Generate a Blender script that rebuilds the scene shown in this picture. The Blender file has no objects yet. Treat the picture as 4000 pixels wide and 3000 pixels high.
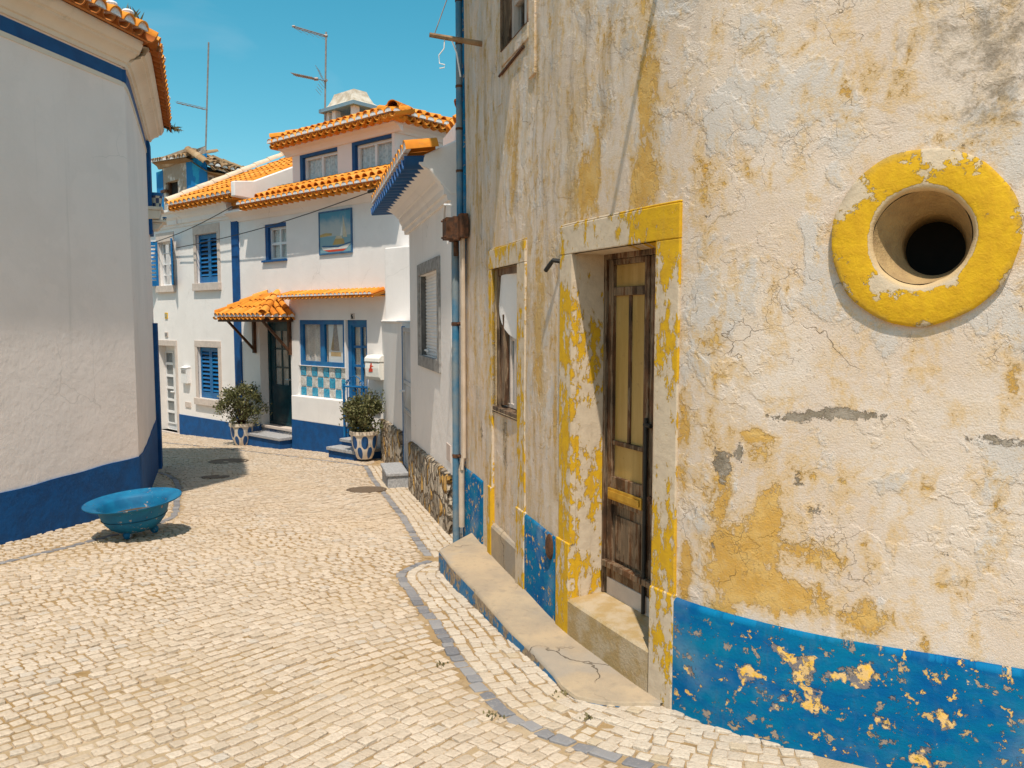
import bpy, bmesh, math, random
import numpy as np
from mathutils import Vector, Matrix
R = math.radians
random.seed(7); rng = np.random.default_rng(7)
SC = bpy.context.scene; COL = SC.collection
ZE = 1.6                       # eye height above the street under the camera
KS = .061                      # the street falls away by 6 cm a metre
# ------------------------------------------------------------------ camera, sky, sun, exposure
PITCH = math.atan(253/3074.)
cam = bpy.data.cameras.new('camera'); cam.sensor_width = 36; cam.lens = 3074/4000*36
cam.clip_end = 2000; cam.clip_start = .05
co = bpy.data.objects.new('camera', cam); COL.objects.link(co)
co.location = (0, 0, ZE); co.rotation_euler = (R(90)-PITCH, 0, 0); SC.camera = co
SUN_EL, SUN_AZ = R(64), Vector((.02, -1, 0)).normalized()
w = bpy.data.worlds.new('World'); SC.world = w; w.use_nodes = True
nt = w.node_tree; bg = nt.nodes['Background']
sky = nt.nodes.new('ShaderNodeTexSky'); sky.sky_type = 'NISHITA'; sky.sun_disc = False
sky.sun_elevation = SUN_EL; sky.sun_rotation = math.atan2(SUN_AZ.x, SUN_AZ.y)
sky.air_density = 1.0; sky.dust_density = 1.2; sky.ozone_density = 1.2
hs = nt.nodes.new('ShaderNodeHueSaturation'); hs.inputs['Hue'].default_value = .457
hs.inputs['Saturation'].default_value = 1.42; hs.inputs['Value'].default_value = 1.0
nt.links.new(sky.outputs[0], hs.inputs['Color'])
tc = nt.nodes.new('ShaderNodeTexCoord'); mp = nt.nodes.new('ShaderNodeMapping'); mp.inputs['Scale'].default_value = (1.2, 1.2, 4)
nz = nt.nodes.new('ShaderNodeTexNoise'); nz.inputs['Scale'].default_value = 2.2; nz.inputs['Detail'].default_value = 7; nz.inputs['Distortion'].default_value = .6
nt.links.new(tc.outputs['Generated'], mp.inputs[0]); nt.links.new(mp.outputs[0], nz.inputs['Vector'])
rp = nt.nodes.new('ShaderNodeValToRGB'); rp.color_ramp.elements[0].position = .56; rp.color_ramp.elements[1].position = .85
rp.color_ramp.elements[1].color = (.28, .28, .28, 1)
nt.links.new(nz.outputs[0], rp.inputs[0])
mx = nt.nodes.new('ShaderNodeMixRGB'); mx.inputs[2].default_value = (5.2, 5.6, 6.0, 1)
nt.links.new(rp.outputs[0], mx.inputs[0]); nt.links.new(hs.outputs[0], mx.inputs[1])
nt.links.new(mx.outputs[0], bg.inputs[0]); bg.inputs[1].default_value = .135
sl = bpy.data.lights.new('sun', 'SUN'); sl.energy = 4.1; sl.angle = R(.8); sl.color = (1, .93, .81)
so = bpy.data.objects.new('sun', sl); COL.objects.link(so)
sd = (SUN_AZ*math.cos(SUN_EL)+Vector((0, 0, math.sin(SUN_EL))))
so.rotation_euler = sd.to_track_quat('Z', 'Y').to_euler(); so.location = (0, -5, 20)
SC.view_settings.view_transform = 'Standard'; SC.view_settings.look = 'None'
SC.view_settings.exposure = 0.17; SC.view_settings.gamma = 1
SC.render.engine = 'CYCLES'; SC.cycles.max_bounces = 6; SC.cycles.use_denoising = True

# ------------------------------------------------------------------ picture measurements -> metres
F_, CT, ST = 3074., math.cos(PITCH), math.sin(PITCH)
def ray(x, y):
    r = (x-2000)/F_; v = (1500-y)/F_
    return Vector((r, CT+v*ST, -ST+v*CT))
def dd(x, y): return x*1.8083, y*1.8083
def gz(x, y): return -KS*y                       # street level
def gnd(x, y):
    d = ray(x, y); k = -ZE/(d.z+KS*d.y); return Vector((d.x*k, d.y*k, ZE+d.z*k))
class Fr:                                         # a vertical facade: a along it, b outwards, z up
    def __init__(s, P, n):
        s.P = Vector((P[0], P[1], 0)); s.n = Vector((n[0], n[1], 0)).normalized(); s.t = Vector((-s.n.y, s.n.x, 0))
    def w(s, a, b, z): 
        p = s.P+s.t*a+s.n*b; return Vector((p.x, p.y, z))
    def px(s, x, y, b=0):
        d = ray(x, y); P = s.P+s.n*b; k = P.dot(s.n)/d.dot(s.n); q = d*k-s.P
        return q.dot(s.t), d.z*k+ZE
    def az(s, x, y, b=0): return s.px(x, y, b)
    def rect(s, xl, yt, xr, yb, b=0):             # left, top, right, bottom with the y's taken mid-edge
        xm = (xl+xr)/2; ym = (yt+yb)/2
        a0 = s.px(xl, ym, b)[0]; a1 = s.px(xr, ym, b)[0]
        return min(a0, a1), max(a0, a1), s.px(xm, yb, b)[1], s.px(xm, yt, b)[1]
class Curve:                                      # a curved wall: s along it, o outwards, z up
    def __init__(c, pts, step=.04, nw=.06):
        c.nw = nw
        P = [Vector((p[0], p[1])) for p in pts]; P = [P[0]*2-P[1]]+P+[P[-1]*2-P[-2]]; out = []
        for i in range(1, len(P)-2):
            n = max(2, int((P[i+1]-P[i]).length/step))
            for k in range(n):
                u = k/n; a, b, e, f = P[i-1:i+3]
                out.append(.5*((2*b)+(-a+e)*u+(2*a-5*b+4*e-f)*u*u+(-a+3*b-3*e+f)*u**3))
        out.append(P[-2]); c.p = out; c.s = [0]
        for i in range(1, len(out)): c.s.append(c.s[-1]+(out[i]-out[i-1]).length)
        c.L = c.s[-1]
    def _i(c, s):
        s = min(max(s, 0), c.L-1e-6); import bisect
        i = bisect.bisect_right(c.s, s)-1; return min(i, len(c.p)-2)
    def pos(c, s):
        i = c._i(s); u = (s-c.s[i])/(c.s[i+1]-c.s[i]); return c.p[i].lerp(c.p[i+1], u)
    def nrm(c, s):
        a, b = c.pos(max(s-c.nw, 0)), c.pos(min(s+c.nw, c.L)); t = (b-a).normalized(); return Vector((t.y, -t.x))
    def w(c, s, o, z):
        p = c.pos(s)+c.nrm(s)*o; return Vector((p.x, p.y, z))
    def px(c, x, y, o=0):
        d = ray(x, y); best = None
        for i in range(len(c.p)-1):
            n1, n2 = c.nrm(c.s[i]), c.nrm(c.s[i+1])
            a = c.p[i]+n1*o; e = c.p[i+1]+n2*o-a
            den = d.x*e.y-d.y*e.x
            if abs(den) < 1e-9: continue
            k = (a.x*e.y-a.y*e.x)/den; u = (a.x*d.y-a.y*d.x)/den
            if k > 0 and -1e-6 <= u <= 1+1e-6 and (best is None or k < best[0]): best = (k, c.s[i]+u*(c.s[i+1]-c.s[i]))
        return best[1], ZE+d.z*best[0]

# ------------------------------------------------------------------ mesh building
ORG = {}
class MB:
    def __init__(s): s.v = []; s.f = []; s.m = []; s.uv = []; s.hasuv = False
    def face(s, pts, mi=0, uv=None):
        i = len(s.v); s.v += [tuple(p) for p in pts]; s.f.append(tuple(range(i, i+len(pts)))); s.m.append(mi)
        s.uv.append(uv)
        if uv: s.hasuv = True
        return s
    def mesh(s, V, Fc, mi=0, uvf=None):
        i = len(s.v); s.v += [tuple(p) for p in V]
        for f in Fc:
            s.f.append(tuple(i+k for k in f)); s.m.append(mi)
            s.uv.append([uvf[k] for k in f] if uvf else None)
        if uvf: s.hasuv = True
        return s
    def hexa(s, p, mi=0, uv=None):                # 8 corners: bottom 4, top 4
        return s.mesh(p, [(0, 3, 2, 1), (4, 5, 6, 7), (0, 1, 5, 4), (1, 2, 6, 5), (2, 3, 7, 6), (3, 0, 4, 7)], mi, uv)
    def box(s, F, a0, a1, b0, b1, z0, z1, mi=0):
        p = [F.w(a, b, z) for z in (z0, z1) for a, b in ((a0, b0), (a1, b0), (a1, b1), (a0, b1))]
        uv = [(a, z+b*.5) for z in (z0, z1) for a, b in ((a0, b0), (a1, b0), (a1, b1), (a0, b1))]
        return s.hexa(p, mi, uv)
    def cbox(s, C, s0, s1, z0, z1, o0, o1, mi=0, step=.07, zs=1):   # curved box; z may be functions of s
        n = max(1, int(abs(s1-s0)/step)); V = []; UV = []; Fc = []
        for k in range(n+1):
            q = s0+(s1-s0)*k/n; za = z0(q) if callable(z0) else z0; zb = z1(q) if callable(z1) else z1
            for o, z in ((o0, za), (o1, za), (o1, zb), (o0, zb)): V.append(C.w(q, o, z)); UV.append((q+(o1-o)*.7, z))
        for k in range(n):
            a = k*4; b = a+4
            for j in range(4): Fc.append((a+j, a+(j+1) % 4, b+(j+1) % 4, b+j))
        Fc += [(3, 2, 1, 0), tuple(n*4+j for j in range(4))]
        return s.mesh(V, Fc, mi, UV)
    def sweep(s, C, s0, s1, prof, mi=0, step=.1):  # profile [(o,z)..] closed, along a curve or frame
        n = max(1, int(abs(s1-s0)/step)) if isinstance(C, Curve) else 1; m = len(prof); V = []; Fc = []; UV = []
        for k in range(n+1):
            q = s0+(s1-s0)*k/n
            for o, z in prof: V.append(C.w(q, o, z)); UV.append((q, z+o))
        for k in range(n):
            for j in range(m): Fc.append((k*m+j, k*m+(j+1) % m, (k+1)*m+(j+1) % m, (k+1)*m+j))
        Fc += [tuple(range(m))[::-1], tuple(n*m+j for j in range(m))]
        return s.mesh(V, Fc, mi, UV)
    def tube(s, path, r, seg=8, mi=0, r1=None, cap=True):
        path = [Vector(p) for p in path]; V = []; Fc = []; n = len(path)
        for k, p in enumerate(path):
            t = (path[min(k+1, n-1)]-path[max(k-1, 0)]).normalized()
            u = t.cross(Vector((0, 0, 1))); u = u.normalized() if u.length > .05 else Vector((1, 0, 0)); v = u.cross(t)
            rr = r if r1 is None else r+(r1-r)*k/(n-1)
            for j in range(seg):
                a = 2*math.pi*j/seg; V.append(p+(u*math.cos(a)+v*math.sin(a))*rr)
        for k in range(n-1):
            for j in range(seg): Fc.append((k*seg+j, k*seg+(j+1) % seg, (k+1)*seg+(j+1) % seg, (k+1)*seg+j))
        if cap: Fc += [tuple(range(seg))[::-1], tuple((n-1)*seg+j for j in range(seg))]
        return s.mesh(V, Fc, mi)
    def lathe(s, c, prof, seg=32, mi=0, M=None, mif=None):
        V = []; n = len(prof); c = Vector(c)
        for r, z in prof:
            for j in range(seg):
                a = 2*math.pi*j/seg; p = Vector((r*math.cos(a), r*math.sin(a), z))
                V.append(c+(M @ p if M else p))
        for k in range(n-1):
            Fc = [(k*seg+j, k*seg+(j+1) % seg, (k+1)*seg+(j+1) % seg, (k+1)*seg+j) for j in range(seg)]
            i0 = len(s.v)-0
            for f in Fc: s.f.append(tuple(i0+q for q in f)); s.m.append(mi); s.uv.append(None)
        s.v += [tuple(p) for p in V]
        return s
    def barrel(s, p0, p1, up, r0, r1, th=.014, seg=8, mi=0, inv=False, arc=180):
        p0, p1, up = Vector(p0), Vector(p1), Vector(up); t = (p1-p0).normalized(); sd_ = t.cross(up).normalized(); up = sd_.cross(t)
        V = []; m = seg+1
        for p, r in ((p0, r0), (p1, r1)):
            for rr in (r, r-th):
                for j in range(m):
                    a = R(90-arc/2+arc*j/seg); V.append(p+sd_*math.cos(a)*rr+up*(math.sin(a)*rr*(-1 if inv else 1)))
        Fc = []
        for j in range(seg):
            Fc += [(j, j+1, 2*m+j+1, 2*m+j), (m+j, 3*m+j, 3*m+j+1, m+j+1), (j, m+j, m+j+1, j+1), (2*m+j, 2*m+j+1, 3*m+j+1, 3*m+j)]
        Fc += [(0, 2*m, 3*m, m), (seg, m+seg, 3*m+seg, 2*m+seg)]
        return s.mesh(V, Fc, mi)
    def halfdisc(s, c, t, up, r, mi=0, seg=8, th=.02):
        c, t, up = Vector(c), Vector(t).normalized(), Vector(up); sd_ = t.cross(up).normalized(); up = sd_.cross(t)
        V = [c+t*h+sd_*math.cos(math.pi*j/seg)*r+up*math.sin(math.pi*j/seg)*r for h in (0, -th) for j in range(seg+1)]
        m = seg+1; Fc = [tuple(range(m)), tuple(range(m, 2*m))[::-1]]+[(j, (j+1) % m, m+(j+1) % m, m+j) for j in range(m)]
        return s.mesh(V, Fc, mi)
    def build(s, name, mats, parent=None, bevel=0, smooth=None, loc=None):
        root = parent
        while root is not None and root.parent is not None: root = root.parent
        o0 = ORG.get(root.name, Vector((0, 0, 0))) if root else (Vector(loc) if loc else Vector((0, 0, 0)))
        me = bpy.data.meshes.new(name); V = np.array(s.v, dtype=float)-np.array(o0)
        me.from_pydata(V.tolist(), [], s.f)
        mats = mats if isinstance(mats, (list, tuple)) else [mats]
        for m in mats: me.materials.append(m)
        me.polygons.foreach_set('material_index', s.m)
        if s.hasuv:
            ul = me.uv_layers.new(name='UVMap'); arr = []
            for f, u in zip(s.f, s.uv): arr += list(u) if u else [(s.v[i][0], s.v[i][2]) for i in f]
            ul.data.foreach_set('uv', np.array(arr, dtype=np.float32).ravel())
        bm = bmesh.new(); bm.from_mesh(me); bmesh.ops.recalc_face_normals(bm, faces=bm.faces); bm.to_mesh(me); bm.free()
        if smooth is not None:
            me.polygons.foreach_set('use_smooth', [True]*len(me.polygons))
            me.set_sharp_from_angle(angle=R(smooth))
        o = bpy.data.objects.new(name, me); COL.objects.link(o)
        if parent is not None: o.parent = parent
        elif loc: o.location = loc
        if bevel:
            b = o.modifiers.new('bevel', 'BEVEL'); b.width = bevel; b.segments = 2; b.limit_method = 'ANGLE'; b.angle_limit = R(40)
        return o
def tag(o, label=None, cat=None, group=None, kind=None):
    for k, v in (('label', label), ('category', cat), ('group', group), ('kind', kind)):
        if v: o[k] = v
    return o
def thing(name, label, cat, loc=(0, 0, 0), group=None):
    o = bpy.data.objects.new(name, None); COL.objects.link(o); o.empty_display_size = .2
    o.location = loc; ORG[o.name] = Vector(loc); return tag(o, label, cat, group)
def dup(root, loc, label=None, rotz=0):
    r = root.copy(); COL.objects.link(r); r.location = loc; r.rotation_euler = (0, 0, rotz)
    if label: r['label'] = label
    for ch in list(root.children):
        c = ch.copy(); COL.objects.link(c); c.parent = r
        for g in ch.children:
            e = g.copy(); COL.objects.link(e); e.parent = c
    return r
def wall_panel(mb, F, a0, a1, z0, z1, holes, b=0., mi=0, rmi=None):   # flat wall with rectangular openings + reveals; hole = (a0,a1,z0,z1,depth)
    A = sorted({a0, a1, *[h[0] for h in holes], *[h[1] for h in holes]}); Z = sorted({z0, z1, *[h[2] for h in holes], *[h[3] for h in holes]})
    A = [q for q in A if a0 <= q <= a1]; Z = [q for q in Z if z0 <= q <= z1]
    for i in range(len(A)-1):
        for j in range(len(Z)-1):
            am, zm = (A[i]+A[i+1])/2, (Z[j]+Z[j+1])/2
            if any(h[0] < am < h[1] and h[2] < zm < h[3] for h in holes): continue
            q = [(A[i], Z[j]), (A[i+1], Z[j]), (A[i+1], Z[j+1]), (A[i], Z[j+1])]
            mb.face([F.w(a, b, z) for a, z in q], mi, q)
    for h in holes:
        x0, x1, y0, y1, d = h[:5]; r = rmi if rmi is not None else mi
        r = h[5] if len(h) > 5 else r
        for (p, q) in (((x0, y0), (x0, y1)), ((x0, y1), (x1, y1)), ((x1, y1), (x1, y0)), ((x1, y0), (x0, y0))):
            mb.face([F.w(p[0], b, p[1]), F.w(q[0], b, q[1]), F.w(q[0], b-d, q[1]), F.w(p[0], b-d, p[1])], r, [p, q, (q[0]+.1, q[1]), (p[0]+.1, p[1])])
def frame_boxes(mb, F, a0, a1, z0, z1, wd, b0, b1, mi=0, bars_v=(), bars_h=(), bw=.02):
    mb.box(F, a0, a0+wd, b0, b1, z0, z1, mi); mb.box(F, a1-wd, a1, b0, b1, z0, z1, mi)
    mb.box(F, a0+wd, a1-wd, b0, b1, z0, z0+wd, mi); mb.box(F, a0+wd, a1-wd, b0, b1, z1-wd, z1, mi)
    for u in bars_v: mb.box(F, a0+(a1-a0)*u-bw/2, a0+(a1-a0)*u+bw/2, b0+.003, b1-.003, z0+wd, z1-wd, mi)
    for u in bars_h: mb.box(F, a0+wd, a1-wd, b0+.006, b1-.006, z0+(z1-z0)*u-bw/2, z0+(z1-z0)*u+bw/2, mi)

# ------------------------------------------------------------------ materials
def lin(h):
    h = h.lstrip('#'); c = [int(h[i:i+2], 16)/255 for i in (0, 2, 4)]
    return tuple(q/12.92 if q <= .04045 else ((q+.055)/1.055)**2.4 for q in c)+(1,)
class Mt:
    def __init__(s, name, rough=.8, spec=.3):
        s.m = bpy.data.materials.new(name); s.m.use_nodes = True; s.t = s.m.node_tree; s.n = s.t.nodes
        s.b = s.n['Principled BSDF']; s.b.inputs['Roughness'].default_value = rough; s.b.inputs['Specular IOR Level'].default_value = spec
        s.h = []
    def node(s, ty, ins={}, **kw):
        n = s.n.new(ty)
        for k, v in kw.items(): setattr(n, k, v)
        for k, v in ins.items(): s.put(n.inputs[k], v)
        return n
    def put(s, sock, v):
        if hasattr(v, 'is_output') or isinstance(v, bpy.types.NodeSocket): s.t.links.new(v, sock)
        else:
            if sock.type == 'RGBA' and isinstance(v, (tuple, list)) and len(v) == 3: v = (*v, 1)
            sock.default_value = v
    def co(s, kind='Object', sc=(1, 1, 1), loc=(0, 0, 0)):
        t = s.node('ShaderNodeTexCoord'); o = t.outputs[kind]
        if tuple(sc) == (1, 1, 1) and tuple(loc) == (0, 0, 0): return o
        return s.node('ShaderNodeMapping', {0: o, 'Scale': sc, 'Location': loc}).outputs[0]
    def noise(s, vec, scale=5, det=6, rough=.6, dist=0):
        return s.node('ShaderNodeTexNoise', {'Vector': vec, 'Scale': scale, 'Detail': det, 'Roughness': rough, 'Distortion': dist}).outputs[0]
    def noisec(s, vec, scale=5, det=3):
        return s.node('ShaderNodeTexNoise', {'Vector': vec, 'Scale': scale, 'Detail': det}).outputs[1]
    def vor(s, vec, scale=5, feat='F1', out='Distance', rnd=1):
        return s.node('ShaderNodeTexVoronoi', {'Vector': vec, 'Scale': scale, 'Randomness': rnd}, feature=feat).outputs[out]
    def ss(s, x, lo, hi, a=0, b=1):
        return s.node('ShaderNodeMapRange', {0: x, 1: lo, 2: hi, 3: a, 4: b}, interpolation_type='SMOOTHSTEP').outputs[0]
    def op(s, o, a, b=0., c=False):
        n = s.node('ShaderNodeMath', {0: a, 1: b}, operation=o); n.use_clamp = c; return n.outputs[0]
    def add(s, *a):
        r = a[0]
        for q in a[1:]: r = s.op('ADD', r, q)
        return r
    def mul(s, *a):
        r = a[0]
        for q in a[1:]: r = s.op('MULTIPLY', r, q)
        return r
    def mix(s, f, a, b, bt='MIX'):
        return s.node('ShaderNodeMixRGB', {0: f, 1: a, 2: b}, blend_type=bt).outputs[0]
    def vadd(s, a, b, k=1.):
        n = s.node('ShaderNodeVectorMath', {0: b, 1: (.5, .5, .5)}, operation='SUBTRACT').outputs[0]
        n = s.node('ShaderNodeVectorMath', {0: n, 'Scale': k}, operation='SCALE').outputs[0]
        return s.node('ShaderNodeVectorMath', {0: a, 1: n}, operation='ADD').outputs[0]
    def blob(s, vec, x, y, rx, ry, wgt=1.):
        n = s.node('ShaderNodeVectorMath', {0: vec, 1: (x, y, 0)}, operation='SUBTRACT').outputs[0]
        n = s.node('ShaderNodeVectorMath', {0: n, 1: (1/rx, 1/ry, 0)}, operation='MULTIPLY').outputs[0]
        l = s.node('ShaderNodeVectorMath', {0: n}, operation='LENGTH').outputs['Value']
        return s.ss(l, 1.0, 0., 0, wgt)
    def blobs(s, vec, L): return s.add(*[s.blob(vec, *q) for q in L])
    def done(s, color=None, bump=None, dist=.01, strength=1., rough=None):
        if color is not None: s.put(s.b.inputs['Base Color'], color)
        if rough is not None: s.put(s.b.inputs['Roughness'], rough)
        if bump is not None:
            b = s.node('ShaderNodeBump', {'Height': bump, 'Distance': dist, 'Strength': strength}); s.t.links.new(b.outputs[0], s.b.inputs['Normal'])
        return s.m
def mvar(name, c0, c1=None, scale=3., rough=.7, bump=0., bscale=40., det=6, spec=.3, lo=.35, hi=.65, metal=0):
    m = Mt(name, rough, spec); v = m.co(); n = m.noise(v, scale, det)
    m.b.inputs['Metallic'].default_value = metal
    c = m.mix(m.ss(n, lo, hi), c0, c1 or c0)
    return m.done(c, m.noise(v, bscale, 4) if bump else None, bump)
M = {}
def plaster(name, c0, c1, und=.006, streak=.0, dirt=(.42, .38, .33)):
    m = Mt(name, .9, .15); v = m.co(); n1 = m.noise(v, 1.3, 5); n2 = m.noise(v, 4.5, 4); n3 = m.noise(v, 60, 3); n4 = m.noise(v, 16, 4)
    c = m.mix(m.ss(n1, .3, .7), c0, c1)
    c = m.mix(m.ss(m.noise(v, .8, 7, .55), .50, .525, 0, .35), c, tuple(min(1, q*1.045) for q in c0)); ce = m.vor(m.vadd(v, m.noisec(v, 1.5, 4), .6), .9, 'DISTANCE_TO_EDGE'); c = m.mix(m.mul(m.ss(ce, .006, .001), m.ss(m.noise(v, .7, 2), .5, .6), .3), c, dirt)
    st = m.noise(m.co('Object', (7, 7, .35)), 1, 6)
    c = m.mix(m.ss(st, .58, .8, 0, streak), c, dirt)
    h = m.add(m.mul(n2, .7), m.mul(n4, .35), m.mul(n3, .06))
    return m.done(c, h, und)
M['white'] = plaster('white_limewash', (.83, .775, .74), (.78, .725, .69), .012, .14)
M['white_far'] = plaster('white_house_paint', (.84, .785, .745), (.79, .735, .695), .005, .26)
M['white_rough'] = plaster('white_rough_render', (.88, .765, .705), (.83, .72, .66), .009, .25)
M['cream'] = plaster('cream_moulding', (.76, .67, .56), (.68, .585, .47), .006, .35, (.33, .27, .2))
M['pinkwhite'] = plaster('pinkish_white_paint', (.80, .72, .69), (.76, .685, .65), .004, .1)
M['bluepaint'] = mvar('cobalt_paint', (.003, .078, .25), (.006, .058, .18), 5.5, .75, .006, 18)
M['bluetrim'] = mvar('blue_gloss_paint', (.006, .10, .28), (.01, .14, .33), 6, .35, .001, 60)
M['bluedark'] = mvar('dark_blue_underside', (.008, .08, .24), (.008, .06, .19), 5, .6)
M['teal'] = mvar('dark_teal_paint', (.004, .03, .045), (.006, .045, .06), 5, .25)
M['stone'] = mvar('pale_limestone', (.62, .52, .45), (.54, .45, .39), 9, .8, .002, 70)
M['greystone'] = mvar('grey_stone', (.20, .185, .175), (.34, .32, .30), 14, .8, .003, 60)
M['slab'] = mvar('grey_granite_slab', (.27, .26, .26), (.42, .41, .41), 40, .75, .002, 90)
M['mortar'] = mvar('white_mortar', (.80, .78, .77), (.66, .62, .6), 30, .9, .003, 80)
def tilemat(name, c0, c1, c2):
    m = Mt(name, .85, .2); v = m.co(); n = m.noise(v, 7, 5); n2 = m.noise(v, 40, 3); g = m.node('ShaderNodeNewGeometry').outputs['Random Per Island']
    c = m.mix(m.add(m.ss(n, .35, .7, 0, .6), m.ss(g, .5, .0, 0, .5)), c0, c1); c = m.mix(m.ss(g, .55, 1, 0, .6), c, c2); c = m.mix(m.ss(m.noise(v, 16, 6, .7), .6, .72, 0, .35), c, (.30, .17, .08))
    return m.done(c, n2, .003)
M['tile'] = tilemat('terracotta_tile', (.72, .27, .03), (.56, .175, .018), (.84, .40, .10))
M['tiledark'] = tilemat('rusty_terracotta', (.42, .13, .025), (.32, .09, .02), (.5, .19, .05))
M['tileold'] = tilemat('weathered_tile', (.36, .22, .11), (.24, .15, .08), (.46, .33, .2))
M['wood'] = mvar('brown_timber', (.10, .04, .015), (.055, .022, .01), 8, .6, .002, 50)
M['rust'] = mvar('rusty_iron', (.13, .05, .02), (.05, .025, .014), 25, .75, .003, 70)
M['metal'] = mvar('galvanised_tube', (.34, .29, .26), (.24, .19, .17), 12, .45, 0, 40, metal=.3)
M['black'] = mvar('black_rubber', (.015, .014, .013), (.03, .028, .025), 9, .6)
M['dark'] = mvar('room_shade_black', (.012, .011, .01), (.02, .018, .016), 3, .9)  # near-black colour stands in for the shade of rooms and holes
M['alu'] = mvar('white_aluminium', (.78, .76, .75), (.72, .7, .69), 4, .35)
M['alugrey'] = mvar('grey_aluminium', (.52, .51, .51), (.44, .43, .43), 6, .35, metal=.4)
M['plastic'] = mvar('cream_plastic', (.80, .77, .71), (.76, .73, .67), 4, .4)
M['red'] = mvar('red_print', (.62, .06, .02), (.55, .05, .02), 8, .5)
M['yellow'] = mvar('yellow_paint_plain', (.70, .42, .03), (.62, .36, .03), 8, .6)
M['brass'] = mvar('worn_brass', (.62, .38, .06), (.5, .28, .04), 14, .38, metal=.55)
def glassm(name, tint=(.93, .95, .95), dark=.12):
    m = Mt(name); m.n.remove(m.b); out = m.n['Material Output']
    tr = m.node('ShaderNodeBsdfTransparent', {0: (*tint, 1)}); gl = m.node('ShaderNodeBsdfGlossy', {'Roughness': .03, 0: (.9, .95, 1, 1)})
    fr = m.node('ShaderNodeLayerWeight', {'Blend': .5}); k = m.op('ADD', m.mul(m.op('POWER', fr.outputs['Facing'], 4.), .8), dark*.4, True)
    mxs = m.node('ShaderNodeMixShader', {0: k, 1: tr.outputs[0], 2: gl.outputs[0]}); m.t.links.new(mxs.outputs[0], out.inputs[0]); return m.m
M['glass'] = glassm('window_glass')
def lace(name, c0, c1, sc=60):
    m = Mt(name, .9); v = m.co(); f = m.noise(m.co('Object', (14, 14, .6)), 1.5, 3); n = m.noise(v, sc, 3)
    c = m.mix(m.ss(f, .3, .7), c0, c1); c = m.mix(m.ss(n, .45, .65, 0, .35), c, (.16, .13, .11)); return m.done(c, f, .03)
M['lace'] = lace('lace_curtain', (.78, .68, .61), (.60, .50, .45)); M['net'] = lace('net_curtain', (.76, .75, .73), (.55, .55, .54), 20)

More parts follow.
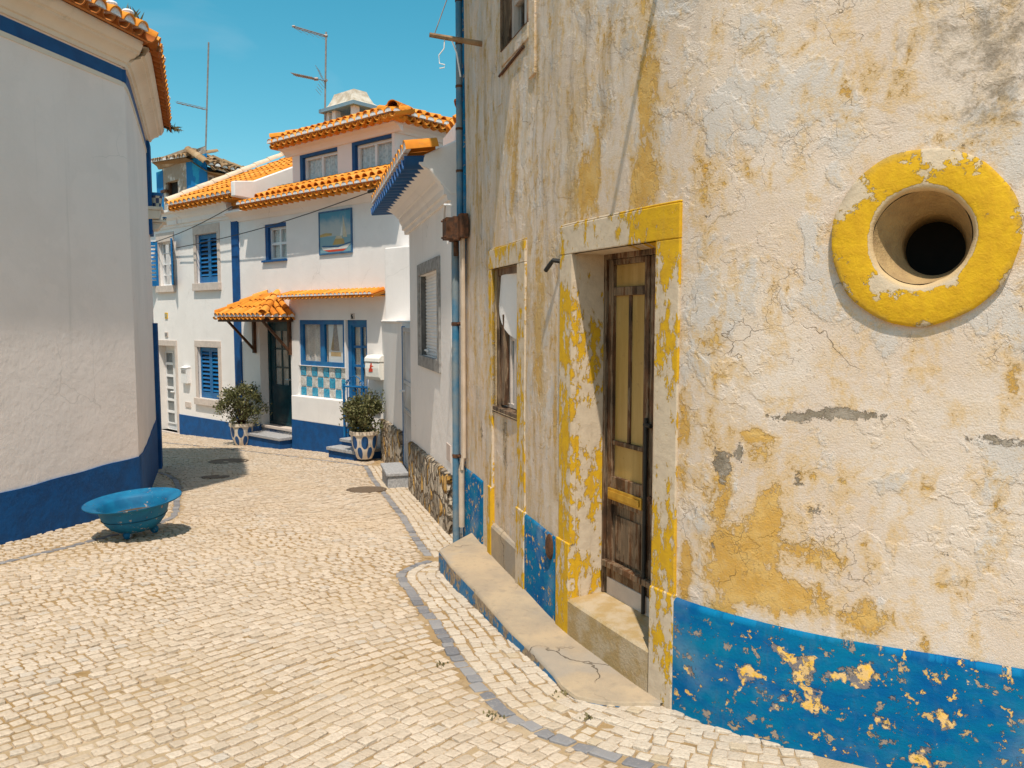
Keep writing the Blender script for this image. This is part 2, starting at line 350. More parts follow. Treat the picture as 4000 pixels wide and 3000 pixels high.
# ----- old peeling plaster of the ochre house (pattern in wall metres: u along the wall, v height)
def ochre_wall(P):
    m = Mt('peeling_ochre_plaster', .92, .12); uv = m.co('UV')
    wp = m.vadd(uv, m.noisec(uv, 2.2, 4), .16); wp = m.vadd(wp, m.noisec(uv, 14, 4), .035)
    fine = m.noise(uv, 130, 4); mid = m.noise(wp, 9, 7, .62); big = m.noise(wp, 1.7, 7, .62)
    sx = m.node('ShaderNodeSeparateXYZ', {0: uv}); U, V = sx.outputs[0], sx.outputs[1]
    far = m.ss(U, P['s_far'], P['s_far']+1.4, 1, 0)            # the far, rain-streaked stretch of wall
    st = m.noise(m.node('ShaderNodeMapping', {0: wp, 'Scale': (5., .62, 1)}).outputs[0], 1.6, 8, .66)
    st2 = m.noise(m.node('ShaderNodeMapping', {0: wp, 'Scale': (9., 1.3, 1), 'Location': (3, 7, 0)}).outputs[0], 1.3, 7, .6)
    # layers: sand render, ochre wash, cream coat, grey-white lime skin
    cream = m.mix(m.ss(big, .35, .65), (.675, .535, .43), (.735, .615, .52))
    cream = m.mix(m.ss(mid, .42, .68, 0, .4), cream, (.68, .51, .34))
    lime_f = m.add(m.noise(m.node('ShaderNodeMapping', {0: wp, 'Scale': (1.5, 1., 1), 'Location': (9, 4, 0)}).outputs[0], 2.2, 8, .6), m.blobs(uv, P['lime']), m.mul(m.op('SUBTRACT', st2, .5), m.mul(far, .10)))
    lime = m.ss(lime_f, .525, .575)
    lime = m.mul(lime, .85); c = m.mix(lime, cream, m.mix(m.ss(mid, .35, .7), (.645, .575, .52), (.58, .52, .475)))
    f1 = m.add(m.noise(m.node('ShaderNodeMapping', {0: wp, 'Scale': (2., .9, 1)}).outputs[0], 4.2, 9, .66), m.blobs(uv, P['ochre']), m.mul(m.op('SUBTRACT', st, .47), m.mul(far, .42)), m.mul(far, .02), m.mul(m.op('SUBTRACT', m.noise(wp, 26, 8, .72), .5), .55), m.mul(m.op('SUBTRACT', m.noise(uv, 75, 5, .7), .5), .22))
    och = m.ss(f1, .655, .72, 0, .92); ochs = m.ss(f1, .46, .68, 0, .7)
    c = m.mix(ochs, c, (.66, .42, .17)); c = m.mix(och, c, m.mix(m.ss(mid, .4, .65), (.60, .325, .06), (.68, .42, .13)))
    f2 = m.add(m.noise(wp, 6.5, 9, .64), m.blobs(uv, P['grey'])); gr = m.ss(m.add(f2, m.mul(m.op('SUBTRACT', m.noise(wp, 30, 8, .75), .5), 1.1)), .76, .84)
    c = m.mix(gr, c, m.mix(m.ss(mid, .4, .6), (.25, .20, .145), (.36, .30, .24)))
    # rain streaks and mould
    dirt = m.mul(m.ss(st, .47, .72), m.add(m.mul(far, .45), m.mul(m.blobs(uv, P['dirt']), 1.0)))
    yst = m.mul(m.ss(m.noise(m.node('ShaderNodeMapping', {0: wp, 'Scale': (3.2, .5, 1), 'Location': (2, 9, 0)}).outputs[0], 1.7, 6, .6), .45, .68), m.mul(far, .55)); c = m.mix(yst, c, (.52, .36, .18))
    c = m.mix(m.op('MULTIPLY', dirt, 1., True), c, (.26, .185, .115))
    dirt2 = m.mul(m.ss(st2, .5, .7), m.mul(far, .2)); c = m.mix(dirt2, c, (.33, .29, .26))
    mo = m.add(m.blobs(uv, P['mould']), m.mul(m.op('SUBTRACT', m.noise(wp, 16, 10, .8), .5), 3.2))
    c = m.mix(m.mul(m.ss(mo, .35, 1.2, 0, .8), m.ss(m.blobs(uv, P['mould']), .02, .2)), c, (.20, .155, .11))
    c = m.mix(m.ss(m.noise(uv, 90, 5, .75), .40, .62, .0, .16), c, (.36, .28, .2)); c = m.mix(m.ss(m.noise(uv, 33, 6, .75), .54, .68, 0, .3), c, (.50, .37, .22)); spk = m.ss(m.noise(uv, 45, 6, .7), .62, .70, 0, .6); c = m.mix(m.mul(spk, m.ss(big, .4, .6)), c, (.33, .24, .15))
    # hairline cracks
    ce = m.vor(m.vadd(uv, m.noisec(uv, 3, 5), .5), 2.1, 'DISTANCE_TO_EDGE'); crm = m.ss(m.noise(uv, 1.6, 3), .56, .66)
    cr = m.mul(m.ss(ce, .006, .001), crm); c = m.mix(m.mul(cr, .4), c, (.2, .14, .09))
    ce2 = m.vor(m.vadd(uv, m.noisec(uv, 6, 5), .35), 5.2, 'DISTANCE_TO_EDGE'); cr2 = m.mul(m.ss(ce2, .012, .003), m.ss(m.noise(uv, 2.3, 4), .55, .64))
    c = m.mix(m.mul(cr2, .4), c, (.3, .22, .15))
    fl = m.ss(m.noise(wp, 2.6, 6, .58), .50, .53); fl2 = m.ss(m.noise(wp, 5.0, 6, .58), .55, .575)
    rel = m.ss(m.noise(uv, .9, 3), .40, .62, .22, 1.); rel2 = m.ss(m.noise(m.node('ShaderNodeMapping', {0: uv, 'Location': (5, 2, 0)}).outputs[0], 1.3, 3), .42, .6, .1, 1.)
    h = m.add(m.mul(lime, .3), m.mul(fl, m.mul(rel, .3)), m.mul(fl2, m.mul(rel2, .2)), m.mul(och, -.25), m.mul(gr, -.5), m.mul(cr, -.7), m.mul(cr2, -.35), m.mul(fine, .26), m.mul(mid, .36), m.mul(big, .4))
    return m.done(c, h, .0095)
def yellow_frame():
    m = Mt('peeling_yellow_paint', .85, .2); uv = m.co('UV'); wp = m.vadd(uv, m.noisec(uv, 16, 4), .03)
    mid = m.noise(wp, 18, 6); n = m.noise(m.node('ShaderNodeMapping', {0: wp, 'Scale': (3., 1.1, 1)}).outputs[0], 6.2, 10, .7)
    big = m.noise(uv, 1.3, 2); f = m.add(n, m.mul(m.op('SUBTRACT', big, .5), .8))
    c = m.mix(m.ss(mid, .35, .7), (.64, .51, .37), (.56, .44, .32)); c = m.mix(m.ss(f, .44, .56, 0, .6), c, (.62, .42, .18))
    ye = m.ss(f, .495, .52); c = m.mix(ye, c, m.mix(m.ss(mid, .35, .65), (.68, .39, .015), (.60, .33, .02)))
    d = m.ss(m.noise(m.node('ShaderNodeMapping', {0: wp, 'Scale': (8, .7, 1)}).outputs[0], 2, 7), .55, .8, 0, .5); c = m.mix(d, c, (.3, .21, .12))
    fine = m.noise(uv, 120, 4); return m.done(c, m.add(m.mul(ye, .3), m.mul(mid, .4), m.mul(fine, .15)), .009)
def blue_band(name, blobs, fade, ztop):
    m = Mt(name, .9, .06); uv = m.co('UV'); wp = m.vadd(uv, m.noisec(uv, 12, 5), .05)
    br = m.noise(m.node('ShaderNodeMapping', {0: wp, 'Scale': (1, 2.6, 1)}).outputs[0], 3.2, 7, .6); mid = m.noise(wp, 15, 6)
    c = m.mix(m.ss(br, .32, .68), (.001, .078, .225), (.001, .135, .245)); c = m.mix(m.ss(mid, .5, .75, 0, .3), c, (.05, .16, .26))
    c = m.mix(m.ss(m.noise(wp, 2.2, 5), .5, .75, 0, fade), c, (.17, .235, .30))
    b = m.blobs(uv, blobs)
    f = m.add(m.noise(wp, 6.5, 10, .62), b)
    g = m.ss(f, .625, .645); c = m.mix(g, c, m.mix(m.ss(mid, .45, .55), (.17, .15, .155), (.30, .24, .2)))
    y = m.ss(m.add(f, m.mul(m.op('SUBTRACT', mid, .5), .45)), .665, .68); c = m.mix(y, c, m.mix(m.ss(m.noise(wp, 30, 3), .4, .6), (.72, .41, .06), (.66, .42, .17)))
    s2 = m.ss(m.noise(wp, 17, 8, .7), .57, .59); c = m.mix(s2, c, m.mix(m.ss(br, .42, .56), (.62, .38, .12), (.27, .21, .17)))
    V = m.node('ShaderNodeSeparateXYZ', {0: uv}).outputs[1]; tp_ = m.mul(m.ss(V, ztop+.002, ztop+.009), m.ss(m.noise(uv, 7, 6, .7), .46, .52)); c = m.mix(m.mul(tp_, .45), c, (.006, .20, .40))
    gm = m.ss(m.noise(m.node('ShaderNodeMapping', {0: wp, 'Scale': (6, .9, 1)}).outputs[0], 1.8, 7, .65), .52, .8, 0, .45); c = m.mix(gm, c, (.10, .10, .11))
    h = m.add(m.mul(g, -.45), m.mul(s2, -.35), m.mul(mid, .4), m.mul(m.noise(uv, 90, 4), .2), m.mul(br, .5)); return m.done(c, h, .010, 1, m.add(.75, m.mul(g, .2)))
def bench_top():
    m = Mt('worn_concrete_step', .9, .15); v = m.co(); n = m.noise(v, 3.2, 7, .6); n2 = m.noise(v, 18, 6); n3 = m.noise(v, 120, 3)
    c = m.mix(m.ss(n, .35, .65), (.46, .345, .225), (.36, .28, .20)); c = m.mix(m.ss(n2, .5, .75, 0, .5), c, (.27, .215, .16))
    c = m.mix(m.ss(m.noise(v, 1.7, 3, .5), .55, .62, 0, .5), c, (.33, .29, .25))
    ce = m.vor(m.vadd(v, m.noisec(v, 5, 4), .35), 2.0, 'DISTANCE_TO_EDGE'); cr = m.mul(m.ss(ce, .012, .003), m.ss(m.noise(v, 1.5, 2), .5, .6)); c = m.mix(m.mul(cr, .8), c, (.12, .09, .06))
    return m.done(c, m.add(m.mul(n2, .5), m.mul(n3, .25), m.mul(cr, -.8)), .008)
def bench_side():
    m = Mt('chipped_blue_kerb_paint', .85, .2); v = m.co(); n = m.noise(v, 5, 9, .68); n2 = m.noise(v, 30, 6)
    c = m.mix(m.ss(n2, .4, .65), (.02, .15, .33), (.09, .20, .31)); f = m.ss(n, .50, .53); c = m.mix(f, c, m.mix(m.ss(n2, .4, .6), (.42, .30, .18), (.24, .18, .13)))
    return m.done(c, m.add(m.mul(f, -.4), m.mul(n2, .4)), .008)
def rubble():
    m = Mt('rubble_stone', .85, .2); v = m.vadd(m.co(), m.noisec(m.co(), 7, 3), .12); mp_ = m.node('ShaderNodeMapping', {0: v, 'Scale': (1, 1, .75)}).outputs[0]
    e = m.vor(mp_, 7.5, 'DISTANCE_TO_EDGE'); col = m.vor(mp_, 7.5, 'F1', 'Color'); sx = m.node('ShaderNodeSeparateXYZ', {0: col})
    n = m.noise(v, 22, 6); c = m.mix(sx.outputs[0], (.20, .145, .095), (.52, .42, .31)); c = m.mix(m.ss(sx.outputs[1], .72, .8), c, (.50, .27, .06))
    c = m.mix(m.ss(n, .4, .7, 0, .5), c, (.3, .24, .19)); gap = m.ss(e, .0, .075); c = m.mix(gap, (.085, .065, .05), c)
    return m.done(c, m.add(m.mul(m.ss(e, 0, .22), 1.), m.mul(n, .25)), .06)
def oldwall():
    m = Mt('stained_white_wall', .9, .15); v = m.co(); n = m.noise(v, 1.6, 8, .65); n2 = m.noise(v, 7, 6)
    c = m.mix(m.ss(n2, .35, .7), (.8, .76, .72), (.7, .65, .6)); z = m.node('ShaderNodeSeparateXYZ', {0: v}).outputs[2]
    f = m.add(n, m.mul(m.ss(z, 3.6, 6.2), .22)); c = m.mix(m.ss(f, .56, .72, 0, .85), c, (.27, .2, .14)); c = m.mix(m.ss(n2, .62, .68, 0, .8), c, (.35, .2, .08)); return m.done(c, n2, .02)
def faded_blue():
    m = Mt('patchy_blue_paint', .8, .2); v = m.co(); n = m.noise(v, 1.1, 4, .5, .4); c = m.mix(m.ss(n, .49, .53), (.01, .17, .42), (.02, .30, .52)); return m.done(c, m.noise(v, 8, 4), .01)
def door_wood():
    m = Mt('weathered_brown_door', .6, .3); v = m.co('Object', (16, 16, 1.1)); o = m.co(); n = m.noise(v, 2, 9, .7); n2 = m.noise(o, 5, 6, .6)
    z = m.node('ShaderNodeSeparateXYZ', {0: o}).outputs[2]
    c = m.mix(m.ss(n2, .35, .65), (.05, .028, .016), (.15, .062, .024)); c = m.mix(m.ss(m.add(n, m.mul(n2, .35)), .665, .70, 0, .85), c, (.27, .185, .115)); c = m.mix(m.ss(n, .5, .62, 0, .55), c, (.022, .014, .01))
    return m.done(c, n, .006)
def ochre_glass():
    m = Mt('ochre_painted_glass', .35, .4); v = m.co('Object', (9, 9, 1)); n = m.noise(v, 1.2, 6); c = m.mix(m.ss(n, .35, .7), (.37, .22, .06), (.48, .31, .11)); c = m.mix(m.ss(m.noise(m.co(), 30, 5), .62, .7, 0, .5), c, (.25, .14, .05)); return m.done(c, n, .002)
def glazed(name, c0, c1):
    m = Mt(name, .15, .6); v = m.co(); n = m.noise(v, 9, 5, .6, 1.5); return m.done(m.mix(m.ss(n, .35, .65), c0, c1), n, .01)
M['gb_blue'] = glazed('blue_glass_block', (.01, .20, .36), (.03, .33, .48)); M['gb_clear'] = glazed('clear_glass_block', (.64, .61, .57), (.40, .37, .34))
def bowlpaint():
    m = Mt('chipped_turquoise_enamel', .6, .3); v = m.co(); n = m.noise(v, 7, 8, .62); n2 = m.noise(v, 22, 6, .7)
    c = m.mix(m.ss(n, .35, .65), (.002, .105, .225), (.003, .15, .29)); z = m.node('ShaderNodeSeparateXYZ', {0: v}).outputs[2]
    f = m.ss(m.add(n2, m.mul(m.noise(v, 3, 3), .4)), .83, .86); c = m.mix(f, c, m.mix(m.ss(n, .4, .6), (.34, .17, .11), (.45, .42, .4)))
    return m.done(c, m.add(m.mul(n2, .3), m.mul(f, -.4)), .005)
M['bowl'] = bowlpaint()
def leafm(name, c0, c1, c2):
    m = Mt(name, .6, .3); g = m.node('ShaderNodeNewGeometry').outputs['Random Per Island']; c = m.mix(g, c0, c1); c = m.mix(m.ss(g, .8, .95), c, c2)
    return m.done(c)
M['leaf'] = leafm('olive_green_leaf', (.07, .075, .022), (.155, .15, .06), (.24, .215, .10))
M['weed'] = leafm('dry_weed_leaf', (.09, .085, .03), (.17, .14, .06), (.26, .2, .09))
M['soil'] = mvar('potting_soil', (.06, .04, .025), (.1, .07, .045), 20, .95, .01, 60)
def stonem(name, c0, c1, c2, lo=.0):
    m = Mt(name, .78, .25); v = m.co(); g = m.node('ShaderNodeNewGeometry').outputs['Random Per Island']; n = m.noise(v, 1.0, 4); n2 = m.noise(v, 70, 5)
    c = m.mix(g, c0, c1); c = m.mix(m.ss(g, .9, .97, 0, .8), c, c2); c = m.mix(m.ss(n, .42, .68, 0, .45), c, (.56, .415, .27)); c = m.mix(m.ss(n2, .45, .7, 0, .5), c, (.40, .31, .22)); c = m.mix(m.ss(m.noise(v, 17, 5), .56, .7, 0, .4), c, (.36, .27, .18))
    return m.done(c, m.add(n2, m.mul(m.noise(v, 22, 4), 1.4)), .007)
M['cobble'] = stonem('limestone_cobble', (.50, .39, .285), (.65, .525, .405), (.50, .43, .36))
M['cobble_kerb'] = stonem('pale_limestone_cobble', (.52, .425, .33), (.63, .53, .42), (.50, .385, .25))
m = Mt('dark_limestone', .8, .25); v = m.co(); g = m.node('ShaderNodeNewGeometry').outputs['Random Per Island']; c = m.mix(g, (.165, .16, .17), (.30, .28, .275)); c = m.mix(m.ss(m.noise(v, 60, 5), .5, .7, 0, .5), c, (.36, .32, .28)); M['darkstone'] = m.done(c, m.noise(v, 70, 4), .004)
m = Mt('sandy_joint', .95, .1); v = m.co(); n = m.noise(v, 1.1, 5); n2 = m.noise(v, 14, 6); c = m.mix(m.ss(n, .35, .65), (.34, .215, .095), (.48, .36, .235)); c = m.mix(m.ss(n2, .5, .72, 0, .7), c, (.17, .105, .045)); M['joint'] = m.done(c, m.noise(v, 120, 3), .006)

# ================================================================== ground and paving
def inpoly(pts, poly):
    x, y = pts[:, 0], pts[:, 1]; ins = np.zeros(len(pts), bool); n = len(poly); j = n-1
    for i in range(n):
        xi, yi = poly[i]; xj, yj = poly[j]
        c = ((yi > y) != (yj > y)) & (x < (xj-xi)*(y-yi)/((yj-yi) or 1e-9)+xi); ins ^= c; j = i
    return ins
def segdist(pts, line):
    d = np.full(len(pts), 1e9)
    for a, b in zip(line[:-1], line[1:]):
        a = np.array(a); b = np.array(b); ab = b-a; u = np.clip(((pts-a)@ab)/(ab@ab+1e-9), 0, 1)
        d = np.minimum(d, np.linalg.norm(pts-(a+u[:, None]*ab), axis=1))
    return d
GP = lambda L: [tuple(gnd(*p)[:2]) for p in L]
mb = MB()
for i in range(-12, 12):
    for j in range(-6, 14):
        q = [(i*10, j*10), (i*10+10, j*10), (i*10+10, j*10+10), (i*10, j*10+10)]
        mb.face([(a, b, gz(a, b)-.008) for a, b in q])
tag(mb.build('ground', M['joint']), 'sandy ochre ground under the cobbled lane', 'ground', kind='structure')
BAND_R = GP([(604, 1725), (884, 1752), (1178, 1786), (1427, 1819), (1436, 1831), (1454, 1867), (1501, 1926), (1573, 2016), (1620, 2096), (1681, 2181)])
BAND_S = GP([(1694, 2184), (1639, 2202), (1590, 2222), (1568, 2250), (1590, 2289), (1651, 2374), (1699, 2434), (1747, 2506), (1771, 2548), (1813, 2603), (1856, 2657), (1898, 2705), (1970, 2771), (2042, 2822), (2139, 2864), (2241, 2904), (2314, 2931), (2404, 2958), (2512, 2985), (2620, 3010), (2900, 3060), (3300, 3100)])
BAND_L = GP([(-300, 2270), (0, 2199), (113, 2170), (271, 2134), (375, 2105), (520, 2070), (646, 2034), (678, 2016), (689, 1980), (697, 1903), (687, 1876), (651, 1852), (606, 1842), (560, 1840)])
def smooth(L, n=6):
    P = [np.array(L[0])*2-np.array(L[1])]+[np.array(q) for q in L]+[np.array(L[-1])*2-np.array(L[-2])]; out = []
    for i in range(1, len(P)-2):
        for k in range(n):
            u = k/n; a, b, e, f = P[i-1:i+3]; out.append(tuple(.5*((2*b)+(-a+e)*u+(2*a-5*b+4*e-f)*u*u+(-a+3*b-3*e+f)*u**3)))
    out.append(tuple(P[-2])); return out
BAND_S = smooth(BAND_S)
WALL_S = [(-.49, 7.1), (-.431, 6.9), (-.337, 6.58), (-.226, 6.2), (.096, 5.149), (.283, 4.541), (.50, 4.06), (.753, 3.574), (1.0, 3.312), (1.386, 3.066), (1.884, 2.80), (2.6, 2.47), (3.6, 2.1), (4.8, 1.8)]
OC = Curve(WALL_S)
SIDE_R = BAND_R[3:]+BAND_S+[(6, .8), (8, 2), (8, 16), (-2.2, 15)]
class Stones:
    def __init__(s): s.V = []; s.F = []; s.n = 0
    def add(s, cen, ux, uy, L, W, near, hz=.003):
        """one stone: centre, unit axes (n,2), lengths, widths"""
        n = len(cen)
        if n == 0: return
        k = 8 if near else 4
        if near:
            c = .22
            base = np.array([(-1, -1+c), (-1+c, -1), (1-c, -1), (1, -1+c), (1, 1-c), (1-c, 1), (-1+c, 1), (-1, 1-c)])
        else: base = np.array([(-1, -1), (1, -1), (1, 1), (-1, 1)], float)
        B = np.repeat(base[None], n, 0)+rng.normal(0, .09, (n, k, 2))
        tilt = rng.normal(0, .022, (n, 1, 2)); h0 = rng.normal(0, hz, (n, 1)); rings = []
        for sc, dz in (((.70, .0), (.92, -.0028), (1.0, -.024)) if near else ((.9, 0), (1., -.018))):
            loc = B*sc*np.stack([L/2, W/2], -1)[:, None, :]
            xy = cen[:, None, :]+loc[..., :1]*ux[:, None, :]+loc[..., 1:]*uy[:, None, :]
            z = -KS*xy[..., 1]+h0+(loc*tilt).sum(-1)+dz
            rings.append(np.concatenate([xy, z[..., None]], -1))
        nr = len(rings); V = np.concatenate(rings, 1).reshape(-1, 3); off = s.n+np.arange(n)*(k*nr)
        for o in off:
            s.F.append(tuple(range(o, o+k)))
            for r in range(nr-1):
                for j in range(k): s.F.append((o+r*k+j, o+(r+1)*k+j, o+(r+1)*k+(j+1) % k, o+r*k+(j+1) % k))
        s.V.append(V); s.n += len(V)
    def build(s, name, mat):
        me = bpy.data.meshes.new(name); me.from_pydata(np.concatenate(s.V).tolist(), [], s.F); me.materials.append(mat)
        o = bpy.data.objects.new(name, me); COL.objects.link(o); return o
# main paving: rows running up to the right, gently wandering
ph = R(44); E1 = np.array([math.cos(ph), math.sin(ph)]); E2 = np.array([-math.sin(ph), math.cos(ph)])
cen = []; LL = []; WW = []
for r in range(-210, 320):
    q = -6+rng.random()*.08; v = r*.070
    while q < 20:
        l = rng.uniform(.062, .092); cen.append(E1*(q+l/2)+E2*v); LL.append(l); WW.append(.070*rng.uniform(.93, 1.04)); q += l
cen = np.array(cen); LL = np.array(LL); WW = np.array(WW)
def wander(p):
    x, y = p[:, 0], p[:, 1]
    return p+np.stack([.13*np.sin(1.1*y+.6*x)+.025*np.sin(3.1*x+1.7*y), .10*np.sin(1.3*x-.7*y+1)+.022*np.sin(2.9*y-1.3*x)], -1)
ang = wander(cen+E1*.02)-wander(cen-E1*.02); ang /= np.linalg.norm(ang, axis=1)[:, None]; uy_ = np.stack([-ang[:, 1], ang[:, 0]], -1); cen = wander(cen)
x, y = cen[:, 0], cen[:, 1]
ok = (y > 1.9) & (y < 19.5) & (np.abs(x) < .72*y+1.2) & (x > -9.5)
ok &= ~inpoly(cen, SIDE_R) & (segdist(cen, BAND_S) > .046) & (segdist(cen, BAND_R) > .046) & (segdist(cen, BAND_L) > .046)
LH = [(-5.6, 2.8), (-4.63, 6.975), (-4.25, 8.75), (-4.35, 9.2), (-5.9, 12.9), (-14, 12.9), (-14, 2)]
ok &= ~inpoly(cen, LH)
_r = rng.normal(0, .06, len(cen)); ang = ang*np.cos(_r)[:, None]+uy_*np.sin(_r)[:, None]; uy_ = np.stack([-ang[:, 1], ang[:, 0]], -1)
cen, LL, WW, ang, uy_ = cen[ok], LL[ok], WW[ok], ang[ok], uy_[ok]
db_ = np.minimum(np.minimum(segdist(cen, BAND_S), segdist(cen, BAND_R)), segdist(cen, BAND_L)); shr = np.clip((db_-.034)/.042, .3, 1)
gap = shr*rng.uniform(.915, .985, len(cen))-.075*np.clip((.3-cen[:, 0]-.25*cen[:, 1]+.5*np.sin(cen[:, 0]*1.7+cen[:, 1]*1.1))*.5, 0, 1)*(cen[:, 1] < 9); nearm = cen[:, 1] < 8.2
s_ = Stones()
for mk, nr in ((nearm, True), (~nearm, False)): s_.add(cen[mk], ang[mk], uy_[mk], LL[mk]*gap[mk], WW[mk]*(gap[mk]-.01), nr, .0032)
tag(s_.build('street', M['cobble']), 'lane paved with small cream limestone cobbles set in wandering rows', 'street', kind='structure')
# paving beside the ochre house, in rows that follow the dark band, and the dark band itself
def along(line, off, l0, l1, wd, jit=.004):
    P = np.array(line); out = ([], [], [], [])
    d = np.diff(P, axis=0); sl_ = np.linalg.norm(d, axis=1); cum = np.concatenate([[0], np.cumsum(sl_)]); q = rng.random()*.05
    while q < cum[-1]-l1:
        l = rng.uniform(l0, l1); m_ = q+l/2; i = min(np.searchsorted(cum, m_)-1, len(d)-1); i = max(i, 0)
        a, b = max(m_-.12, 0), min(m_+.12, cum[-1]-1e-6)
        pa = np.array([np.interp(a, cum, P[:, 0]), np.interp(a, cum, P[:, 1])]); pb = np.array([np.interp(b, cum, P[:, 0]), np.interp(b, cum, P[:, 1])])
        t = (pb-pa)/np.linalg.norm(pb-pa); nn = np.array([-t[1], t[0]]); c = np.array([np.interp(m_, cum, P[:, 0]), np.interp(m_, cum, P[:, 1])])+nn*off+rng.normal(0, jit, 2)
        out[0].append(c); out[1].append(t); out[2].append(nn); out[3].append(l); q += l
    return [np.array(k) for k in out]
s_ = Stones()
for line, wd, l0, l1 in ((BAND_S, .078, .07, .14), (BAND_R[2:], .08, .08, .16), (BAND_L, .08, .08, .16)):
    c, t, nn, l = along(line, 0, l0, l1, wd); s_.add(c, t, nn, l*.94, np.full(len(l), wd*.95), True, .002)
c, t, nn, l = along(BAND_R[:3], 0, .12, .2, .05); s_.add(c, t, nn, l*.94, np.full(len(l), .05), False)
tag(s_.build('kerb_band', M['darkstone']), 'single course of dark blue-grey stones edging the cobbled lane', 'kerb', kind='structure')
s_ = Stones()
wallpoly = [tuple(OC.w(q, -.03, 0)[:2]) for q in np.linspace(0, OC.L, 60)]+[(5, 8), (0, 8)]
off_sign = None
for line, lo in ((BAND_S, BAND_S[0]), (BAND_R[3:], BAND_R[-1])):
    for k in range(1, 18):
        c, t, nn, l = along(line, k*.0745, .062, .092, .1)
        if line is not BAND_S: keep = inpoly(c, SIDE_R) & (segdist(c, BAND_S) > .06)
        else: keep = inpoly(c, SIDE_R) & (segdist(c, BAND_R) > .06)
        keep &= ~inpoly(c, wallpoly) & (c[:, 1] < 15) & (segdist(c, line) > k*.0745-.04)
        g = rng.uniform(.88, .97, keep.sum()); s_.add(c[keep], t[keep], nn[keep], l[keep]*g, .0745*g, True, .003)
tag(s_.build('sidewalk', M['cobble_kerb']), 'pale cobbled strip between the dark stone band and the houses', 'pavement', kind='structure')

# ================================================================== the peeling ochre house on the right
def sd(x, y, o=0): return OC.px(*dd(x, y), o)
SC0 = sd(1001, 600)[0]                                   # its far corner
dL = sd(1240, 700)[0]; dR = sd(1421, 700)[0]; dT = (sd(1240, 545)[1]+sd(1421, 525)[1])/2; dB = sd(1421, 1408)[1]
wL = sd(1066, 700)[0]; wR = sd(1121, 700)[0]; wT = (sd(1066, 581)[1]+sd(1121, 570)[1])/2; wB = (sd(1067, 885)[1]+sd(1121, 906)[1])/2
uL = sd(1085, 60)[0]; uR = sd(1143, 60)[0]; uB = (sd(1085, 106)[1]+sd(1143, 55)[1])/2
zBand = ZE-1.291; TOP = ZE+3.3
hc = sd(1990, 514); RO = .332
oroot = thing('ochre_house', 'old ochre house with peeling plaster, yellow door surround and round yellow porthole', 'house', (OC.pos(2.5).x, OC.pos(2.5).y, gz(0, OC.pos(2.5).y)))
def ol(L): return [(*sd(x, y), rx, rz, wgt) for x, y, rx, rz, wgt in L]
PW = dict(s_far=sd(1190, 700)[0],
    ochre=ol([(1575, 1230, .19, .33, .36), (1700, 1290, .34, .13, .34), (1640, 960, .12, .12, .2), (1780, 1200, .2, .1, .2), (1660, 1130, .12, .2, .22), (1620, 1120, .6, .6, .07), (1500, 900, .3, .8, .06), (1280, 350, .5, .9, .07), (1520, 480, .12, .5, .12), (1900, 760, .4, .2, .05), (1540, 1330, .25, .12, .2), (1480, 1250, .06, .32, .30), (1880, 1340, .16, .12, .26), (1560, 1050, .09, .25, .18), (1650, 1180, .28, .25, .13), (1480, 940, .05, .35, .14),
              (1400, 200, .12, .75, .34), (1270, 400, .22, .28, .32), (1390, 400, .16, .22, .36), (1165, 700, .16, .65, .32), (1110, 330, .14, .6, .16), (1030, 330, .1, .6, .2), (1045, 750, .12, .5, .16), (1250, 640, .05, .7, .2), (1640, 940, .16, .04, .22), (1560, 800, .08, .1, .12), (1850, 180, .5, .25, .06), (1198, 900, .05, .8, .22)]),
    grey=ol([(1560, 1005, .085, .17, .42), (1598, 975, .035, .09, .40), (1715, 902, .17, .055, .36), (1865, 897, .19, .055, .36), (1790, 893, .22, .05, .30), (1722, 1030, .03, .08, .42), (2170, 955, .24, .05, .36), (1760, 1105, .13, .05, .30), (1540, 1170, .03, .2, .2), (1690, 245, .06, .02, .3), (1090, 960, .16, .4, .3), (1040, 950, .10, .3, .26)]),
    lime=ol([(1660, 200, .45, .55, .10), (1530, 700, .1, .7, .07), (1580, 430, .25, .3, .05), (2150, 330, .2, .3, .10), (1950, 900, .6, .3, -.07), (1700, 1150, .6, .4, -.10), (1900, 1200, .6, .3, -.12)]),
    dirt=ol([(1290, 150, .6, .9, .55), (1200, 350, .5, .9, .5), (1100, 980, .3, .35, .6), (1480, 60, .4, .3, .3)]),
    mould=ol([(2190, 120, .34, .46, .75), (2020, 60, .4, .3, .45), (1900, 180, .35, .25, .25), (2120, 250, .2, .16, .35), (1075, 1090, .16, .22, .75), (2160, 1190, .1, .1, .4), (1960, 350, .4, .03, .3)]))
M['ochre'] = ochre_wall(PW); M['yframe'] = yellow_frame()
M['band'] = blue_band('peeling_blue_band', ol([(1640, 1430, .10, .13, .13), (1740, 1460, .16, .17, .16), (1700, 1400, .2, .07, .14), (1500, 1440, .09, .22, .11), (1850, 1450, .14, .14, .12), (1900, 1520, .2, .2, .06), (1700, 1520, .3, .2, .05), (2100, 1500, .25, .15, .06), (1620, 1560, .2, .08, .06), (2000, 1590, .3, .1, .05), (1180, 1190, .05, .08, .08)]), .5, zBand)
M['bandfar'] = blue_band('faded_blue_band', ol([(1170, 1260, .12, .2, .03)]), .75, zBand)
M['benchtop'] = bench_top(); M['benchside'] = bench_side(); M['doorwood'] = door_wood(); M['oglass'] = ochre_glass()
